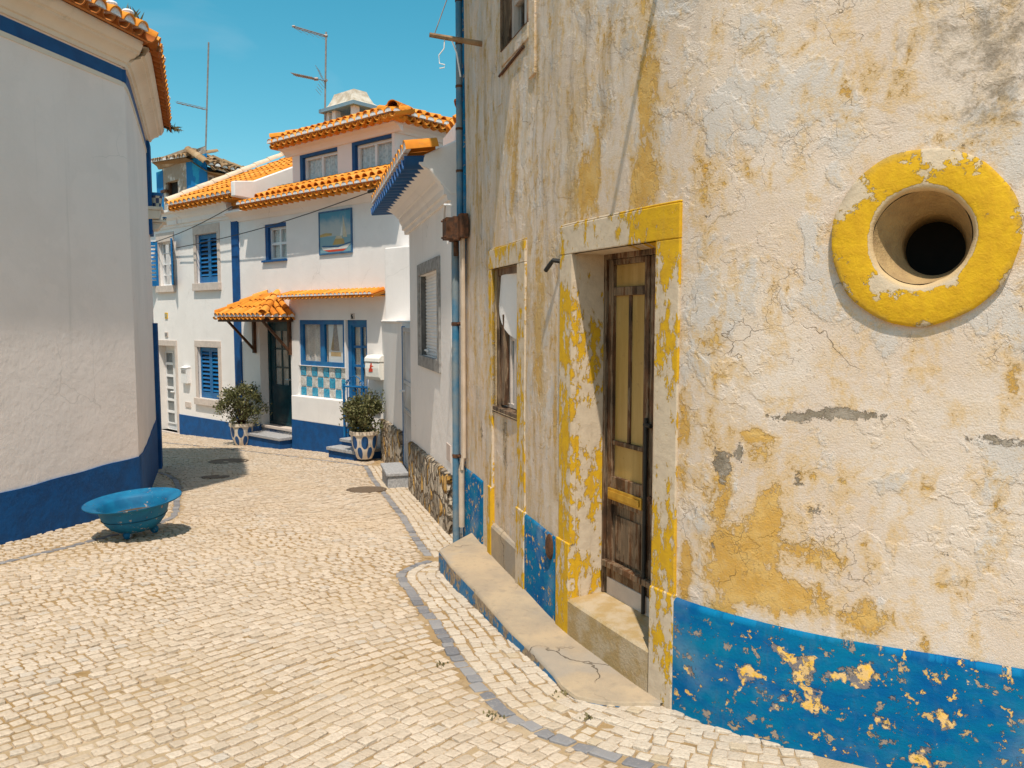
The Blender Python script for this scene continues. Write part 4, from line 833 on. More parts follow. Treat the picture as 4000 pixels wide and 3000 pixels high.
for k in range(n_+1):
    q = .1+k*.205
    if q > LC.L-.05: break
    j = random.uniform(-.003, .003)
    mb.barrel(LC.w(q, .34+j, ze+.075), LC.w(q, -.35, ze+.36), up, .088, .075, .016, 10, 0)
    mb.barrel(LC.w(q+.1025, .36+j, ze+.055), LC.w(q+.1025, -.35, ze+.33), up, .092, .08, .016, 10, 1, True)
    mo.halfdisc(LC.w(q, .345+j, ze+.075), LC.nrm(q).to_3d(), up, .075, 0, 8, .1)
    if random.random() < .75:
        V = LC.w(q+random.uniform(-.02, .02), .30+random.uniform(-.05, .03), ze+.185); mo.lathe(V, [(.001, .03), (.045, .02), (.06, 0), (.05, -.03)], 8)
mb.cbox(LC, 0, LC.L, ze-.046, ze-.036, .335, .358, 1, .1)  # lip added below the tile ends to straighten the eave's shadow edge
rf = mb.build('roof', [M['tile'], M['tiledark']], lroot, smooth=50); mo.build('mortar', M['mortar'], rf)
mb = MB(); ring = [LC.w(q, .2, 0) for q in np.linspace(0, LC.L, 40)]; pk = Vector((-9.3, 7.5, ze+2.4))
for a, b in zip(ring[:-1], ring[1:]): mb.face([(a.x, a.y, ze+.10), (b.x, b.y, ze+.10), tuple(pk)])
mb.face([(*ring[-1][:2], ze+.1), (-14, 12.6, ze+.1), tuple(pk)]); mb.face([(-14, 12.6, ze+.1), (-14, 2, ze+.1), tuple(pk)]); mb.face([(-14, 2, ze+.1), (*ring[0][:2], ze+.1), tuple(pk)])
mb.build('roof_slope', M['tile'], rf)
# broken ridge tile and weeds on that roof
def sprig(mb, c, n, r, hgt, lw_=.012, dirv=(0, 0, 1)):
    c = Vector(c); dirv = Vector(dirv)
    for k in range(n):
        d = (dirv+Vector((random.gauss(0, .6), random.gauss(0, .6), random.gauss(0, .35)))).normalized()*hgt*random.uniform(.5, 1); s_ = d.cross(Vector((random.gauss(0, 1), random.gauss(0, 1), .3))).normalized()*lw_
        o_ = Vector((random.gauss(0, r), random.gauss(0, r), 0)); mb.face([c+o_-s_*.3, c+o_+d*.5-s_, c+o_+d, c+o_+d*.5+s_, c+o_+s_*.3])
for (x, y), lab in (((345, 28), 'dry tuft of weed on the left house eaves, farther from the corner'), ((500, 105), 'dry tuft of weed on the left house eaves beside the raised tile')):
    q, z = LC.px(x, y, .15); mb = MB(); sprig(mb, LC.w(q, .15, ze+.2), 26, .07, .22); tag(mb.build('roof_weed', M['weed']), lab, 'weed', 'weeds on the left house roof')
q = LC.L-.15; mb = MB(); sprig(mb, LC.w(q, .36, ze+.0), 90, .05, .13, .008, (.6, 0, -.4)); tag(mb.build('roof_weed', M['weed']), 'green weed hanging from the far end of the left house eaves', 'weed', 'weeds on the left house roof')
q, z = LC.px(528, 110, .1); mb = MB(); mb.barrel(LC.w(q, .14, ze+.22), LC.w(q-.05, -.3, ze+.5), up, .1, .09, .016, 8); mb.build('ridge_tile', M['tile'], rf, smooth=50)
# small balcony shelf at its far corner, with tiled pots
qE = LC.L; eP = LC.w(qE-.02, 0, 0); BF = Fr((eP.x, eP.y), (LC.nrm(qE-.1).x, LC.nrm(qE-.1).y)); zB = ZE+1.70
mb = MB(); mb.box(BF, -.45, .05, -.02, .21, zB-.03, zB+.02); mb.sweep(BF, -.42, .02, [(-.02, zB-.03), (.18, zB-.03), (.15, zB-.16), (-.02, zB-.17)])
mb.box(BF, -.35, .08, -.02, .245, zB-.205, zB-.17); mb.sweep(BF, -.3, .05, [(-.02, zB-.205), (.20, zB-.205), (.12, zB-.31), (-.02, zB-.33)])
mb.build('balcony_shelf', M['cream'], lroot, bevel=.01)
def checker():
    m = Mt('blue_checker_tile', .3, .5); uv = m.co('UV'); ck = m.node('ShaderNodeTexChecker', {0: uv, 1: (.012, .04, .12), 2: (.62, .52, .38), 3: 1.}).outputs[0]; n = m.noise(uv, 7, 4)
    return m.done(m.mix(m.ss(n, .55, .7, 0, .6), ck, (.45, .2, .05)))
M['checker'] = checker()
def tiled_pot(pos, r, h, lab):
    t = thing('tiled_pot', lab, 'pot', tuple(pos), 'tiled pots on the balcony shelf')
    pr = [(r*.75, 0), (r*.82, h*.33), (r*.92, h*.66), (r, h*.8)]; V = []; Fc = []; UVl = []; sg_ = 24
    for k, (rr, z) in enumerate(pr):
        for j in range(sg_+1): a = 2*math.pi*j/sg_; V.append(Vector(pos)+Vector((rr*math.cos(a), rr*math.sin(a), z))); UVl.append((j/sg_*12, k+.001))
    for k in range(3):
        for j in range(sg_): Fc.append((k*25+j, k*25+j+1, k*25+26+j, k*25+25+j))
    mb = MB(); mb.mesh(V, Fc, 0, UVl); mb.build('body', M['checker'], t, smooth=40)
    mb = MB(); mb.lathe(pos, [(r, h*.8), (r*1.08, h*.84), (r*1.08, h), (r*.9, h), (r*.88, h*.7), (.001, h*.7)], 24); mb.build('rim', M['bluetrim'], t, smooth=40)
tiled_pot(BF.w(-.14, .09, zB+.021), .115, .235, 'larger blue and cream tiled pot on the upper shelf of the left house')
tiled_pot(BF.w(.02, .215, zB-.169), .028, .085, 'small blue and cream tiled pot below on the lower bracket')

# ================================================================== house with shell-shaped eaves in the middle (rubble plinth)
CF = Fr((-.57, 7.42), (-.966, -.259))                       # a grows towards us
def ca(x): return CF.px(x, 1247)[0]
aN, aF = 0.0, ca(1602); aG = ca(1490); aD = ca(1569); zE_ = ZE+1.45
croot = thing('white_cottage', 'white cottage with rubble stone base, coved cornice and blue underside eaves', 'house', tuple(CF.w(-1.5, 0, gz(0, 9))))
w_ = CF.rect(1637, 1016, 1722, 1442); wi = (w_[0]+.15, w_[1]-.12, w_[2]+.13, w_[3]-.14)
mb = MB(); wall_panel(mb, CF, aF, aN, -1.3, zE_, [(*wi, .07)])
mb.face([CF.w(aN, 0, -1.3), CF.w(aN, -5, -1.3), CF.w(aN, -5, zE_+1.0), CF.w(aN, -.3, zE_-.1), CF.w(aN, 0, zE_-.1)], 0, [(0, 0), (5, 0), (5, 4), (.3, 3), (0, 3)])
mb.face([CF.w(aF, 0, -1.3), CF.w(aF, -5, -1.3), CF.w(aF, -5, zE_+1.6), CF.w(aF, -.3, zE_+.25), CF.w(aF, 0, zE_)], 0, [(0, 0), (5, 0), (5, 4), (.3, 3), (0, 3)])
mb.face([CF.w(aN, -5, -1.3), CF.w(aF, -5, -1.3), CF.w(aF, -5, zE_+1.6), CF.w(aN, -5, zE_+1.6)], 0, [(0, 0), (5, 0), (5, 4), (0, 4)])
mb.build('wall', M['white'], croot)
zst = lambda x, y: CF.px(x, y)[1]
z1_, z2_ = CF.px(1602, 1725, .02)[1], CF.px(1770, 1865, .02)[1]
def stonebase(a0, a1, za, zb_):
    m_ = MB(); n = max(2, int(abs(a1-a0)/.12)); V = []; UVl = []
    for k in range(n+1):
        a = a0+(a1-a0)*k/n; z = za+(zb_-za)*k/n+random.uniform(-.015, .015)
        for b, zz in ((-.02, -1.3), (.055+random.uniform(-.01, .012), -1.3), (.05+random.uniform(-.012, .012), z-.02), (.03, z), (-.02, z+.01)): V.append(CF.w(a, b, zz)); UVl.append((a, zz+b))
    m_.mesh(V, [(k*5+j, k*5+5+j, k*5+6+j, k*5+1+j) for k in range(n) for j in range(4)]+[(0, 1, 2, 3, 4), tuple(n*5+j for j in (4, 3, 2, 1, 0))], 0, UVl); return m_
M['rubble'] = rubble()
stonebase(aF, aN, z1_, z2_).build('stone_base', M['rubble'], croot, smooth=60)
# coved cornice, its profile visible at the near end
zc0, zc1 = ZE+1.10, zE_
cpf = [(-.02, zc0), (.03, zc0), (.035, zc0+.05), (.06, zc0+.055), (.065, zc0+.11), (.09, zc0+.15), (.10, zc0+.20), (.12, zc0+.205), (.13, zc0+.22), (.17, zc0+.26), (.22, zc0+.285), (.26, zc0+.30), (.27, zc0+.31), (.29, zc0+.32), (.29, zc1-.015), (-.02, zc1)]
mb = MB(); mb.sweep(CF, aF-.24, aN+.001, cpf); mb.build('cornice', M['white'], croot)
mb = MB(); mo = MB(); n_ = 17; a0 = aF-.62; a1 = aN
for k in range(n_):
    a = a0+(a1-a0)*(k+.5)/n_; rr = (a1-a0)/n_*.46
    mb.barrel(CF.w(a, .43, zE_+.03), CF.w(a, .1, zE_+.055), up, rr*1.15, rr*1.1, .014, 8, 1, True)
    mb.barrel(CF.w(a+rr, .42, zE_+.075), CF.w(a+rr, .12, zE_+.12), up, rr*1.05, rr, .014, 8, 0)
    mo.halfdisc(CF.w(a+rr, .425, zE_+.075), CF.n, up, rr*.9, 0, 8, .05)
rf = mb.build('eaves', [M['tile'], M['bluedark']], croot, smooth=50); mo.build('mortar', M['mortar'], rf)
def tile_slope(mb, F, a0, a1, b0, z0, b1, z1, pitch=.21, course=.38, end_mo=None, mi=0, seg=6, drop=.0):
    """barrel-tile slope from the eave (b0,z0) up to (b1,z1)"""
    n = max(1, int(round((a1-a0)/pitch))); L = math.hypot(b1-b0, z1-z0); nc = max(1, int(round(L/course))); pt = (a1-a0)/n; r = pt*.36
    for k in range(n):
        a = a0+pt*(k+.5)
        for c in range(nc):
            u0, u1 = c/nc-(.0 if c == 0 else .04), (c+1)/nc
            P0 = F.w(a, b0+(b1-b0)*u0, z0+(z1-z0)*u0+.020+.006*random.random()); P1 = F.w(a, b0+(b1-b0)*u1, z0+(z1-z0)*u1+.004)
            nu = Vector((F.n.x, F.n.y, 0))*(z1-z0)/L*1+Vector((0, 0, abs(b1-b0)/L))
            mb.barrel(P0, P1, nu, r*1.08, r*.92, .013, seg, mi)
            h = Vector(F.t)*pt/2; mb.barrel(P0+h-nu*.012, P1+h-nu*.012, nu, r*1.0, r*.9, .013, seg, mi, True)
        if end_mo is not None:
            P0 = F.w(a, b0-.01, z0+.018); end_mo.halfdisc(P0, F.n, up, r*.98, 0, 6, .05)
mb = MB(); vq = [(.25, zE_-.02), (.25, zE_+.05), (-.25, zE_+.30), (-3.2, zE_+1.6), (-3.2, zE_-.3), (0, zE_-.3)]
mb.mesh([CF.w(a, b, z) for a in (aN-.14, aN+.004) for b, z in vq], [tuple(range(6)), tuple(range(6, 12))[::-1]]+[(i, (i+1) % 6, 6+(i+1) % 6, 6+i) for i in range(6)]); mb.build('gable_verge', M['white'], croot, bevel=.015)
mb = MB(); mb.face([CF.w(a, b, z) for a, b, z in ((aF, .2, zE_+.09), (aN-.14, .2, zE_+.09), (aN-.14, -3.2, zE_+.5), (aF, -3.2, zE_+.5))])
tile_slope(mb, CF, aN-1.0, aN-.22, -.16, zE_+.46, -2.4, zE_+2.0, .2, .36)
g_ = MB(); g_.box(CF, aN-1.05, aN-.142, -2.4, -.12, zE_-.2, zE_+.44); g_.build('attic_wall', M['white'], croot)
for k in range(6):
    P0, P1 = CF.w(aN-.2, -.14-.36*k, zE_+.53+.248*k), CF.w(aN-.2, -.14-.36*(k+1.1), zE_+.53+.248*(k+1.1)); mb.barrel(P0, P1, up, .11, .095, .016, 8, 1)
mb.build('roof', [M['tile'], M['tiledark']], croot, smooth=50)
# window with stone frame and a rolling blind
wo = MB(); frame_boxes(wo, CF, w_[0], w_[1], w_[2], w_[3], .13, -.02, .022); wob = wo.build('window', M['greystone'], croot, bevel=.005)
g_ = MB(); n_ = 24
for k in range(n_):
    z = wi[2]+(wi[3]-wi[2])*k/n_; g_.sweep(CF, wi[0], wi[1], [(-.09, z), (-.065, z+.004), (-.055, z+.024), (-.065, z+.042), (-.09, z+(wi[3]-wi[2])/n_-.002)])
g_.build('roller_blind', M['alu'], wob, smooth=60)
g_ = MB(); g_.box(CF, wi[0]-.001, wi[0]+.012, -.085, -.0, wi[2], wi[3]); g_.build('jamb_lining', mvar('dark_jamb_stone', (.09, .085, .08), (.14, .13, .12), 8, .8), wob)
g_ = MB(); mm = (wi[0]+wi[1])/2; g_.tube([CF.w(wi[0]+.28, -.03, wi[2]+.06), CF.w(wi[0]+.12, -.03, wi[2]+.06)], .014, 8); g_.build('handle', M['alu'], wob)
g_ = MB(); hb_ = CF.rect(1747, 1735, 1762, 1800); g_.box(CF, hb_[0], hb_[1], -.01, .008, hb_[2], hb_[3]); g_.build('meter_hatch', mvar('pinkish_hatch', (.62, .5, .44), (.55, .44, .38), 5), croot)
# the yard wall and aluminium door beyond the cottage
groot = thing('yard_wall', 'low white yard wall on rubble base beside the aluminium door', 'wall', tuple(CF.w(aD-1.2, 0, gz(0, 12))))
zg = ZE-.05; mb = MB(); mb.box(CF, aG, aD, -.25, 0, -1.6, zg); mb.box(CF, aG-.02, aD+.01, -.27, .02, zg, zg+.03); mb.box(CF, aD, aF, -.25, -.14, zg-.06, zg+.029); mb.build('wall', M['white_far'], groot, bevel=.01)
stonebase(aG, aD, CF.px(1490, 1632, .02)[1], CF.px(1569, 1690, .02)[1]).build('stone_base', M['rubble'], groot, smooth=60)
droot = thing('yard_door', 'grey aluminium yard door with frosted panels above a stone block step', 'door', tuple(CF.w((aD+aF)/2, -.1, gz(0, 11))))
mb = MB(); zd0 = gz(0, 11)+.17; frame_boxes(mb, CF, aD, aF, zd0, zg-.06, .06, -.06, -.005, 0, (), (.42, .62), .05); mb.build('frame', M['alugrey'], droot, bevel=.004)
mb = MB(); mb.box(CF, aD+.04, aF-.04, -.05, -.03, zd0+.04, zg-.1); mb.build('panel', mvar('frosted_panel', (.55, .53, .52), (.46, .44, .43), 2, .25), droot)
mb = MB(); mb.box(CF, aD-.004, aD+.022, -.04, .004, zd0, zg-.05); mb.build('blue_edge', M['bluetrim'], droot)
mb = MB(); mb.tube([CF.w(aD+.1, -.02, ZE-1.0), CF.w(aD+.1, .05, ZE-1.0), CF.w(aD+.2, .05, ZE-1.0)], .016, 8); mb.build('handle', M['alu'], droot)
mb = MB(); mb.box(CF, aD, aF, -.3, -.0, -1.4, zd0); mb.build('sill', M['greystone'], droot, bevel=.006)
g0, g1 = gnd(1540, 1905), gnd(1592, 1900); bz = gz(0, g0.y)
b_ = CF.az(1540, 1905); aa = (aD+aF)/2
def onC(p): q = p-CF.P; return q.dot(CF.t), q.dot(CF.n)
q0 = onC(gnd(1545, 1905)); mb = MB(); mb.box(CF, q0[0]-.75, q0[0], .02, max(q0[1], .3), bz-.1, bz+.15); mb.box(CF, q0[0]-.78, q0[0]+.02, .02, max(q0[1], .3)+.02, bz+.15, bz+.20)
tag(mb.build('stone_block', M['slab'], None, bevel=.012), 'grey stone block step on the paving at the aluminium door', 'step')

# ================================================================== helpers for the two row houses
AB = Fr((-4.77, 15.92), (-.656, -.754))
def window(parent, r, b, dep, frame_mat, wd=.05, bars_v=(.5,), bars_h=(), curtain=None, bw=.035, lining=None, name='window'):
    a0, a1, z0, z1 = r; mb = MB(); frame_boxes(mb, AB, a0, a1, z0, z1, wd, b-dep-.03, b-dep+.03, 0, bars_v, bars_h, bw); o = mb.build(name, frame_mat, parent)
    g_ = MB(); g_.face([AB.w(a, b-dep, z) for a, z in ((a0+wd*.6, z0+wd*.6), (a1-wd*.6, z0+wd*.6), (a1-wd*.6, z1-wd*.6), (a0+wd*.6, z1-wd*.6))]); g_.build('pane', M['glass'], o)
    if curtain:
        g_ = MB(); n = 40; V = []
        for k in range(n+1):
            a = a0+(a1-a0)*k/n
            for z in (z0+.01, z1-.01): V.append(AB.w(a, b-dep-.045+.014*math.sin(k*1.9)+.01*math.sin(k*.7), z))
        g_.mesh(V, [(2*k, 2*k+2, 2*k+3, 2*k+1) for k in range(n)]); g_.build('curtain', curtain, o, smooth=80)
    g_ = MB(); g_.box(AB, a0-.04, a1+.03, b-dep-.6, b-dep-.3, z0-.05, z1+.05); g_.build('room_shade', M['dark'], o)  # near-black box painted as the room's shade behind the glass
    if lining:
        g_ = MB(); t_ = .02
        g_.box(AB, a0-t_+.004, a0+.004, b-dep+.031, b-.0, z0, z1); g_.box(AB, a0, a1, b-dep+.031, b, z1-.004, z1+t_-.004); g_.box(AB, a0-t_, a1+.01, b-dep+.031, b+.03, z0-t_, z0+.004); g_.build('lining', lining, o)
    return o
def shutter(parent, hinge_a, z0, z1, wdt, b, ang=0, sgn=1):
    """a louvred leaf; ang 0 = closed in the opening, hinged at hinge_a, running sgn along the wall"""
    ca_, sa_ = math.cos(ang), math.sin(ang); F2 = Fr((0, 0), (1, 0)); P = AB.w(hinge_a, b, 0); F2.P = Vector((P.x, P.y, 0)); F2.t = AB.t*sgn*ca_+AB.n*sa_; F2.n = AB.n*ca_-AB.t*sgn*sa_
    mb = MB(); st_ = .055; th = .035
    mb.box(F2, 0, st_, -th, 0, z0, z1); mb.box(F2, wdt-st_, wdt, -th, 0, z0, z1); mb.box(F2, st_, wdt-st_, -th, 0, z0, z0+.13); mb.box(F2, st_, wdt-st_, -th, 0, z1-.09, z1)
    n = int((z1-z0-.22)/.085)
    for k in range(n):
        z = z0+.13+(z1-z0-.22)*(k+.5)/n; mb.hexa([F2.w(a, q, zz) for a, q, zz in ((st_, -th+.002, z+.020), (wdt-st_, -th+.002, z+.020), (wdt-st_, -.004, z-.024), (st_, -.004, z-.024), (st_, -th+.002, z+.029), (wdt-st_, -th+.002, z+.029), (wdt-st_, -.004, z-.015), (st_, -.004, z-.015))])
    return mb.build('shutter', M['bluetrim'], parent)
def eave(mb, mo, F, a0, a1, bo, z, L=.45, rise=.16, pitch=.21, under=True):
    n = int(round((a1-a0)/pitch)); pt = (a1-a0)/n; r = pt*.37
    for k in range(n):
        a = a0+pt*(k+.5); nu = Vector((0, 0, 1))
        mb.barrel(F.w(a, bo, z+.08), F.w(a, bo-L, z+.08+rise), nu, r*1.1, r, .014, 7)
        mb.barrel(F.w(a+pt/2, bo+.005, z+.060), F.w(a+pt/2, bo-L, z+.065+rise), nu, r*1.05, r, .014, 7, 0, True)
        if under: mb.barrel(F.w(a, bo-.05, z+.055), F.w(a, bo-.34, z+.05), nu, r*1.2, r*1.2, .014, 7, 0, True)
        mo.halfdisc(F.w(a, bo+.012, z+.083), F.n, up, r*1.02, 0, 7, .08)
    mb.box(F, a0+.02, a1-.02, -.02, bo-.09, z+.035, z+.06)

# ================================================================== row house with blue shutters
aAl = AB.px(575, 1300)[0]; aAB = AB.px(918, 1300)[0]; zAe = AB.px(760, 797, .33)[1]; gA = gz(0, 18)
ra = thing('shuttered_house', 'white row house with blue louvred shutters and orange tiled roof at the lane end', 'house', tuple(AB.w((aAl+aAB)/2, 0, gA)))
dA = AB.rect(621, 1351, 690, 1683); wLo = AB.rect(775, 1357, 856, 1558); wUp = AB.rect(768, 912, 851, 1105); wUl = AB.rect(622, 945, 676, 1116)
mb = MB(); wall_panel(mb, AB, aAl-1.5, aAB, -2.2, zAe+.02, [(*dA, .2), (*wLo, .12), (*wUp, .12), (*wUl, .14)]); mb.box(AB, aAl-1.5, aAB-.05, -3.4, -3.2, -2, zAe); mb.box(AB, aAl-1.55, aAl-1.5, -3.4, 0, -2, zAe+.2); mb.build('wall', M['white_far'], ra)
zpl = AB.px(760, 1627)[1]; mb = MB(); mb.box(AB, dA[1]+.10, aAB, -.02, .012, -2, zpl); mb.build('plinth', M['bluepaint'], ra); mb = MB(); mb.box(AB, aAl-.7, dA[0]-.10, -.02, .012, -2, zpl); mb.build('plinth', M['bluepaint'], ra)
def surround(r, wd, wt, wb, nm='stone_frame', b=.02):
    a0, a1, z0, z1 = r; m_ = MB(); m_.box(AB, a0-wd, a0, -.02, b, z0-wb, z1); m_.box(AB, a1, a1+wd, -.02, b, z0-wb, z1); m_.box(AB, a0-wd-.003, a1+wd+.003, -.02, b+.003, z1, z1+wt)
    if wb: m_.box(AB, a0-wd-.01, a1+wd+.01, -.02, b+.05, z0-wb, z0); 
    return m_.build(nm, M['stone'], ra, bevel=.006)
surround(dA, .10, .14, 0.); surround(wLo, .11, .15, .15); surround(wUp, .11, .20, .17); surround(wUl, .09, .22, .16)
mb = MB(); mb.box(AB, dA[0]-.11, dA[1]+.11, -.2, .04, -2, dA[2]); mb.build('doorstep', M['stone'], ra, bevel=.01)
mb = MB(); a0, a1, z0, z1 = dA; mm = (a0+a1)/2; mb.box(AB, a0, a1, -.24, -.2, z0, z1); hh = (z1-z0-.3)/6
for k in range(6):
    for (p, q) in ((a0, mm), (mm, a1)): frame_boxes(mb, AB, p+.02, q-.02, z0+.15+hh*k, z0+.15+hh*(k+1), .03, -.2, -.175)
do = mb.build('door', M['alu'], ra)
for k in range(6):
    for i, (p, q) in enumerate(((a0, mm), (mm, a1))):
        if i == 1 and k < 3: continue
        g_ = MB(); g_.box(AB, p+.05, q-.05, -.2, -.197, z0+.18+hh*k, z0+.12+hh*(k+1)); g_.build('pane', mvar('dark_pane', (.12, .14, .15), (.2, .2, .19), 4, .15) if not k and not i else bpy.data.materials['dark_pane'], do)
g_ = MB(); g_.tube([AB.w(mm-.02, -.17, z0+.95), AB.w(mm-.02, -.13, z0+.95), AB.w(mm-.1, -.13, z0+.95)], .02, 8); g_.build('handle', M['alu'], do)
for r, closed in ((wLo, 1), (wUp, 1)):
    hw = (r[1]-r[0])/2; shutter(ra, r[0]+.005, r[2]+.01, r[3]-.01, hw-.008, -.06); shutter(ra, r[1]-.005, r[2]+.01, r[3]-.01, hw-.008, -.06, 0, -1)
    g_ = MB(); g_.box(AB, r[0]-.02, r[1]+.02, -.5, -.105, r[2]-.02, r[3]+.02); g_.build('room_shade', M['dark'], ra)  # near-black panel put behind the slats as room shade
wo = window(ra, (wUl[0]+.02, wUl[1]-.02, wUl[2], wUl[3]), 0, .11, M['alu'], .04, (.5,), (.25, .5, .75), None, .02)
hw = (wUl[1]-wUl[0])*.55; shutter(ra, wUl[1]+.0, wUl[2], wUl[3]+.03, hw*1.0, .03, R(28), 1); shutter(ra, wUl[0]-.0, wUl[2], wUl[3]+.03, hw, .03, R(38), -1)
# cornice and roof
mb = MB(); mb.sweep(AB, aAl-1.5, aAB, [(-.02, zAe-.36), (.02, zAe-.36), (.03, zAe-.30), (.06, zAe-.295), (.07, zAe-.2), (.12, zAe-.14), (.13, zAe-.06), (.2, zAe-.02), (.2, zAe+.03), (-.02, zAe+.03)]); mb.build('cornice', M['white_far'], ra)
mb = MB(); mo = MB(); aRl = AB.px(648, 800, .33)[0]; aRr = AB.px(905, 770, .33)[0]
pR = AB.px(1142, 612, -3.1); zRt = pR[1]; mb2 = MB()
eave(mb, mo, AB, aRl, aRr, .34, zAe+.0, .4, .19); tile_slope(mb, AB, aRl, aRr, .0, zAe+.25, -3.1, zRt-.03, .2, .36, None, 0, 5)
mb.box(AB, aRl-.03, aRr+.05, -3.2, 0.0, zAe-.1, zAe+.08)
rf = mb.build('roof', M['tile'], ra, smooth=50); mo.build('mortar', M['mortar'], rf)
mb = MB(); 
for k in range(9):
    u = k/9; u2 = (k+1.08)/9; b0, b1 = .3-3.4*u, .3-3.4*u2; zz = lambda u: zAe+.12+(zRt-zAe-.05)*u
    mb.barrel(AB.w(aRl-.02, b0, zz(u)+.06), AB.w(aRl-.02, b1, zz(u2)+.05), up, .10, .09, .014, 8)
mb.build('verge', mvar('cream_verge', (.62, .47, .33), (.7, .55, .4), 8), rf, smooth=50)
mb = MB(); V = [AB.w(aRl-.02, b, z) for b, z in ((.1, zAe-.3), (-3.3, zAe-.3), (-3.3, zRt), (.1, zAe+.1))]; mb.face(V, 0, [(0, 0), (3, 0), (3, 2), (0, .3)]); mb.build('gable', M['white_far'], ra)
mb = MB(); V = []
for aa in (aRr+.02, aRr+.16): V += [AB.w(aa, .36, zAe+.0), AB.w(aa, -3.4, zAe-.2), AB.w(aa, -3.4, zRt+.12), AB.w(aa, -.1, zAe+.36), AB.w(aa, .36, zAe+.30)]
mb.mesh(V, [(0, 1, 2, 3, 4), (9, 8, 7, 6, 5)]+[(j, (j+1) % 5, 5+(j+1) % 5, 5+j) for j in range(5)]); mb.build('party_wall', M['white_far'], ra, bevel=.02)
# letter box, meter, plaques
for nm, r, mt, dp in (('letter_box', AB.rect(721, 1436, 744, 1496), M['alu'], .09), ('meter_cover', AB.rect(726, 1570, 747, 1591), M['stone'], .02), ('number_plaque', AB.rect(646, 1297, 657, 1316), M['stone'], .02), ('tile_plaque', AB.rect(646, 1221, 656, 1245), M['yellow'], .02)):
    mb = MB(); mb.box(AB, r[0], r[1], -.01, dp, r[2], r[3])
    if nm == 'letter_box': mb.hexa([AB.w(a, b, z) for a, b, z in ((r[0]-.01, -.01, r[3]), (r[1]+.01, -.01, r[3]), (r[1]+.01, dp+.02, r[3]), (r[0]-.01, dp+.02, r[3]), (r[0]-.01, -.01, r[3]+.05), (r[1]+.01, -.01, r[3]+.05), (r[1]+.01, .02, r[3]+.03), (r[0]-.01, .02, r[3]+.03))])
    ob = mb.build(nm, mt, ra, bevel=.004)
    if nm == 'letter_box': g_ = MB(); g_.box(AB, r[0]+.03, r[1]-.05, dp, dp+.004, r[3]-.13, r[3]-.05); g_.build('slot_window', M['greystone'], ob)
    if nm == 'tile_plaque': g_ = MB(); g_.box(AB, r[0]+.012, r[1]-.012, dp, dp+.004, r[2]+.03, r[3]-.03); g_.build('tile_picture', mvar('tile_print', (.25, .24, .16), (.5, .42, .25), 30), ob)
    if nm == 'number_plaque': g_ = MB(); g_.box(AB, r[0]+.012, r[1]-.012, dp, dp+.004, r[2]+.02, r[3]-.02); g_.build('worn_figure', M['greystone'], ob)

# ================================================================== row house with dormer storey, canopy and glass blocks
aB0, aB1 = aAB, AB.px(1600, 1247)[0]; zBe = (AB.px(1050, 800, .36)[1]+AB.px(1510, 708, .36)[1])/2; gB = gz(0, 15)
rb = thing('dormer_house', 'white row house number 6 with orange canopy, dormer windows and blue glass blocks', 'house', tuple(AB.w((aB0+aB1)/2, 0, gB)))
dB_ = AB.rect(1017, 1250, 1138, 1672); dB_ = (dB_[0], dB_[1], dB_[2], dB_[3]); wB_ = AB.rect(1168, 1250, 1345, 1431); gbk = AB.rect(1168, 1433, 1350, 1560); d6 = AB.rect(1352, 1250, 1436, 1708); wBu = AB.rect(1035, 872, 1119, 1014)
mb = MB(); wall_panel(mb, AB, aB0, aB1, -2.2, zBe+.1, [(*dB_, .25), (*wB_, .10), (*gbk, .06), (*d6, .12), (*wBu, .14)]); mb.box(AB, aB0+.02, aB1, -4.4, -4.2, -2, zBe+.5); mb.box(AB, aB1-.05, aB1, -4.2, -.01, -2, zBe+.3); mb.build('wall', M['white_far'], rb)
pl2 = AB.px(1240, 1653, .15)[1]
lw0, lw1 = AB.px(1139, 1600, .15)[0], AB.px(1345, 1600, .15)[0]; zlt = AB.px(1240, 1555, .15)[1]
mb = MB(); mb.box(AB, lw0, lw1, -.02, .15, pl2, zlt); mb.build('apron_wall', M['white_far'], rb, bevel=.012)
mb = MB(); mb.box(AB, lw0, lw1+.004, -.02, .155, -2.2, pl2); mb.build('plinth', M['bluepaint'], rb); mb = MB(); mb.box(AB, aB0+.12, dB_[0]-.0, -.02, .012, -2.2, AB.px(985, 1650)[1]); mb.build('plinth', M['bluepaint'], rb); mb = MB(); mb.box(AB, dB_[0], dB_[1], -.24, .0, -2.2, dB_[2]-.02); mb.build('plinth', M['bluepaint'], rb)
mb = MB(); mb.box(AB, aB0-.0, AB.px(944, 1300)[0], -.02, .03, -2.2, AB.px(930, 858)[1]); mb.build('pilaster', M['bluepaint'], rb)
mb = MB(); mb.box(AB, dB_[0]+.02, dB_[1]-.01, -.2, .02, dB_[2]-.02, dB_[2]+.025); mb.build('threshold', M['stone'], rb)
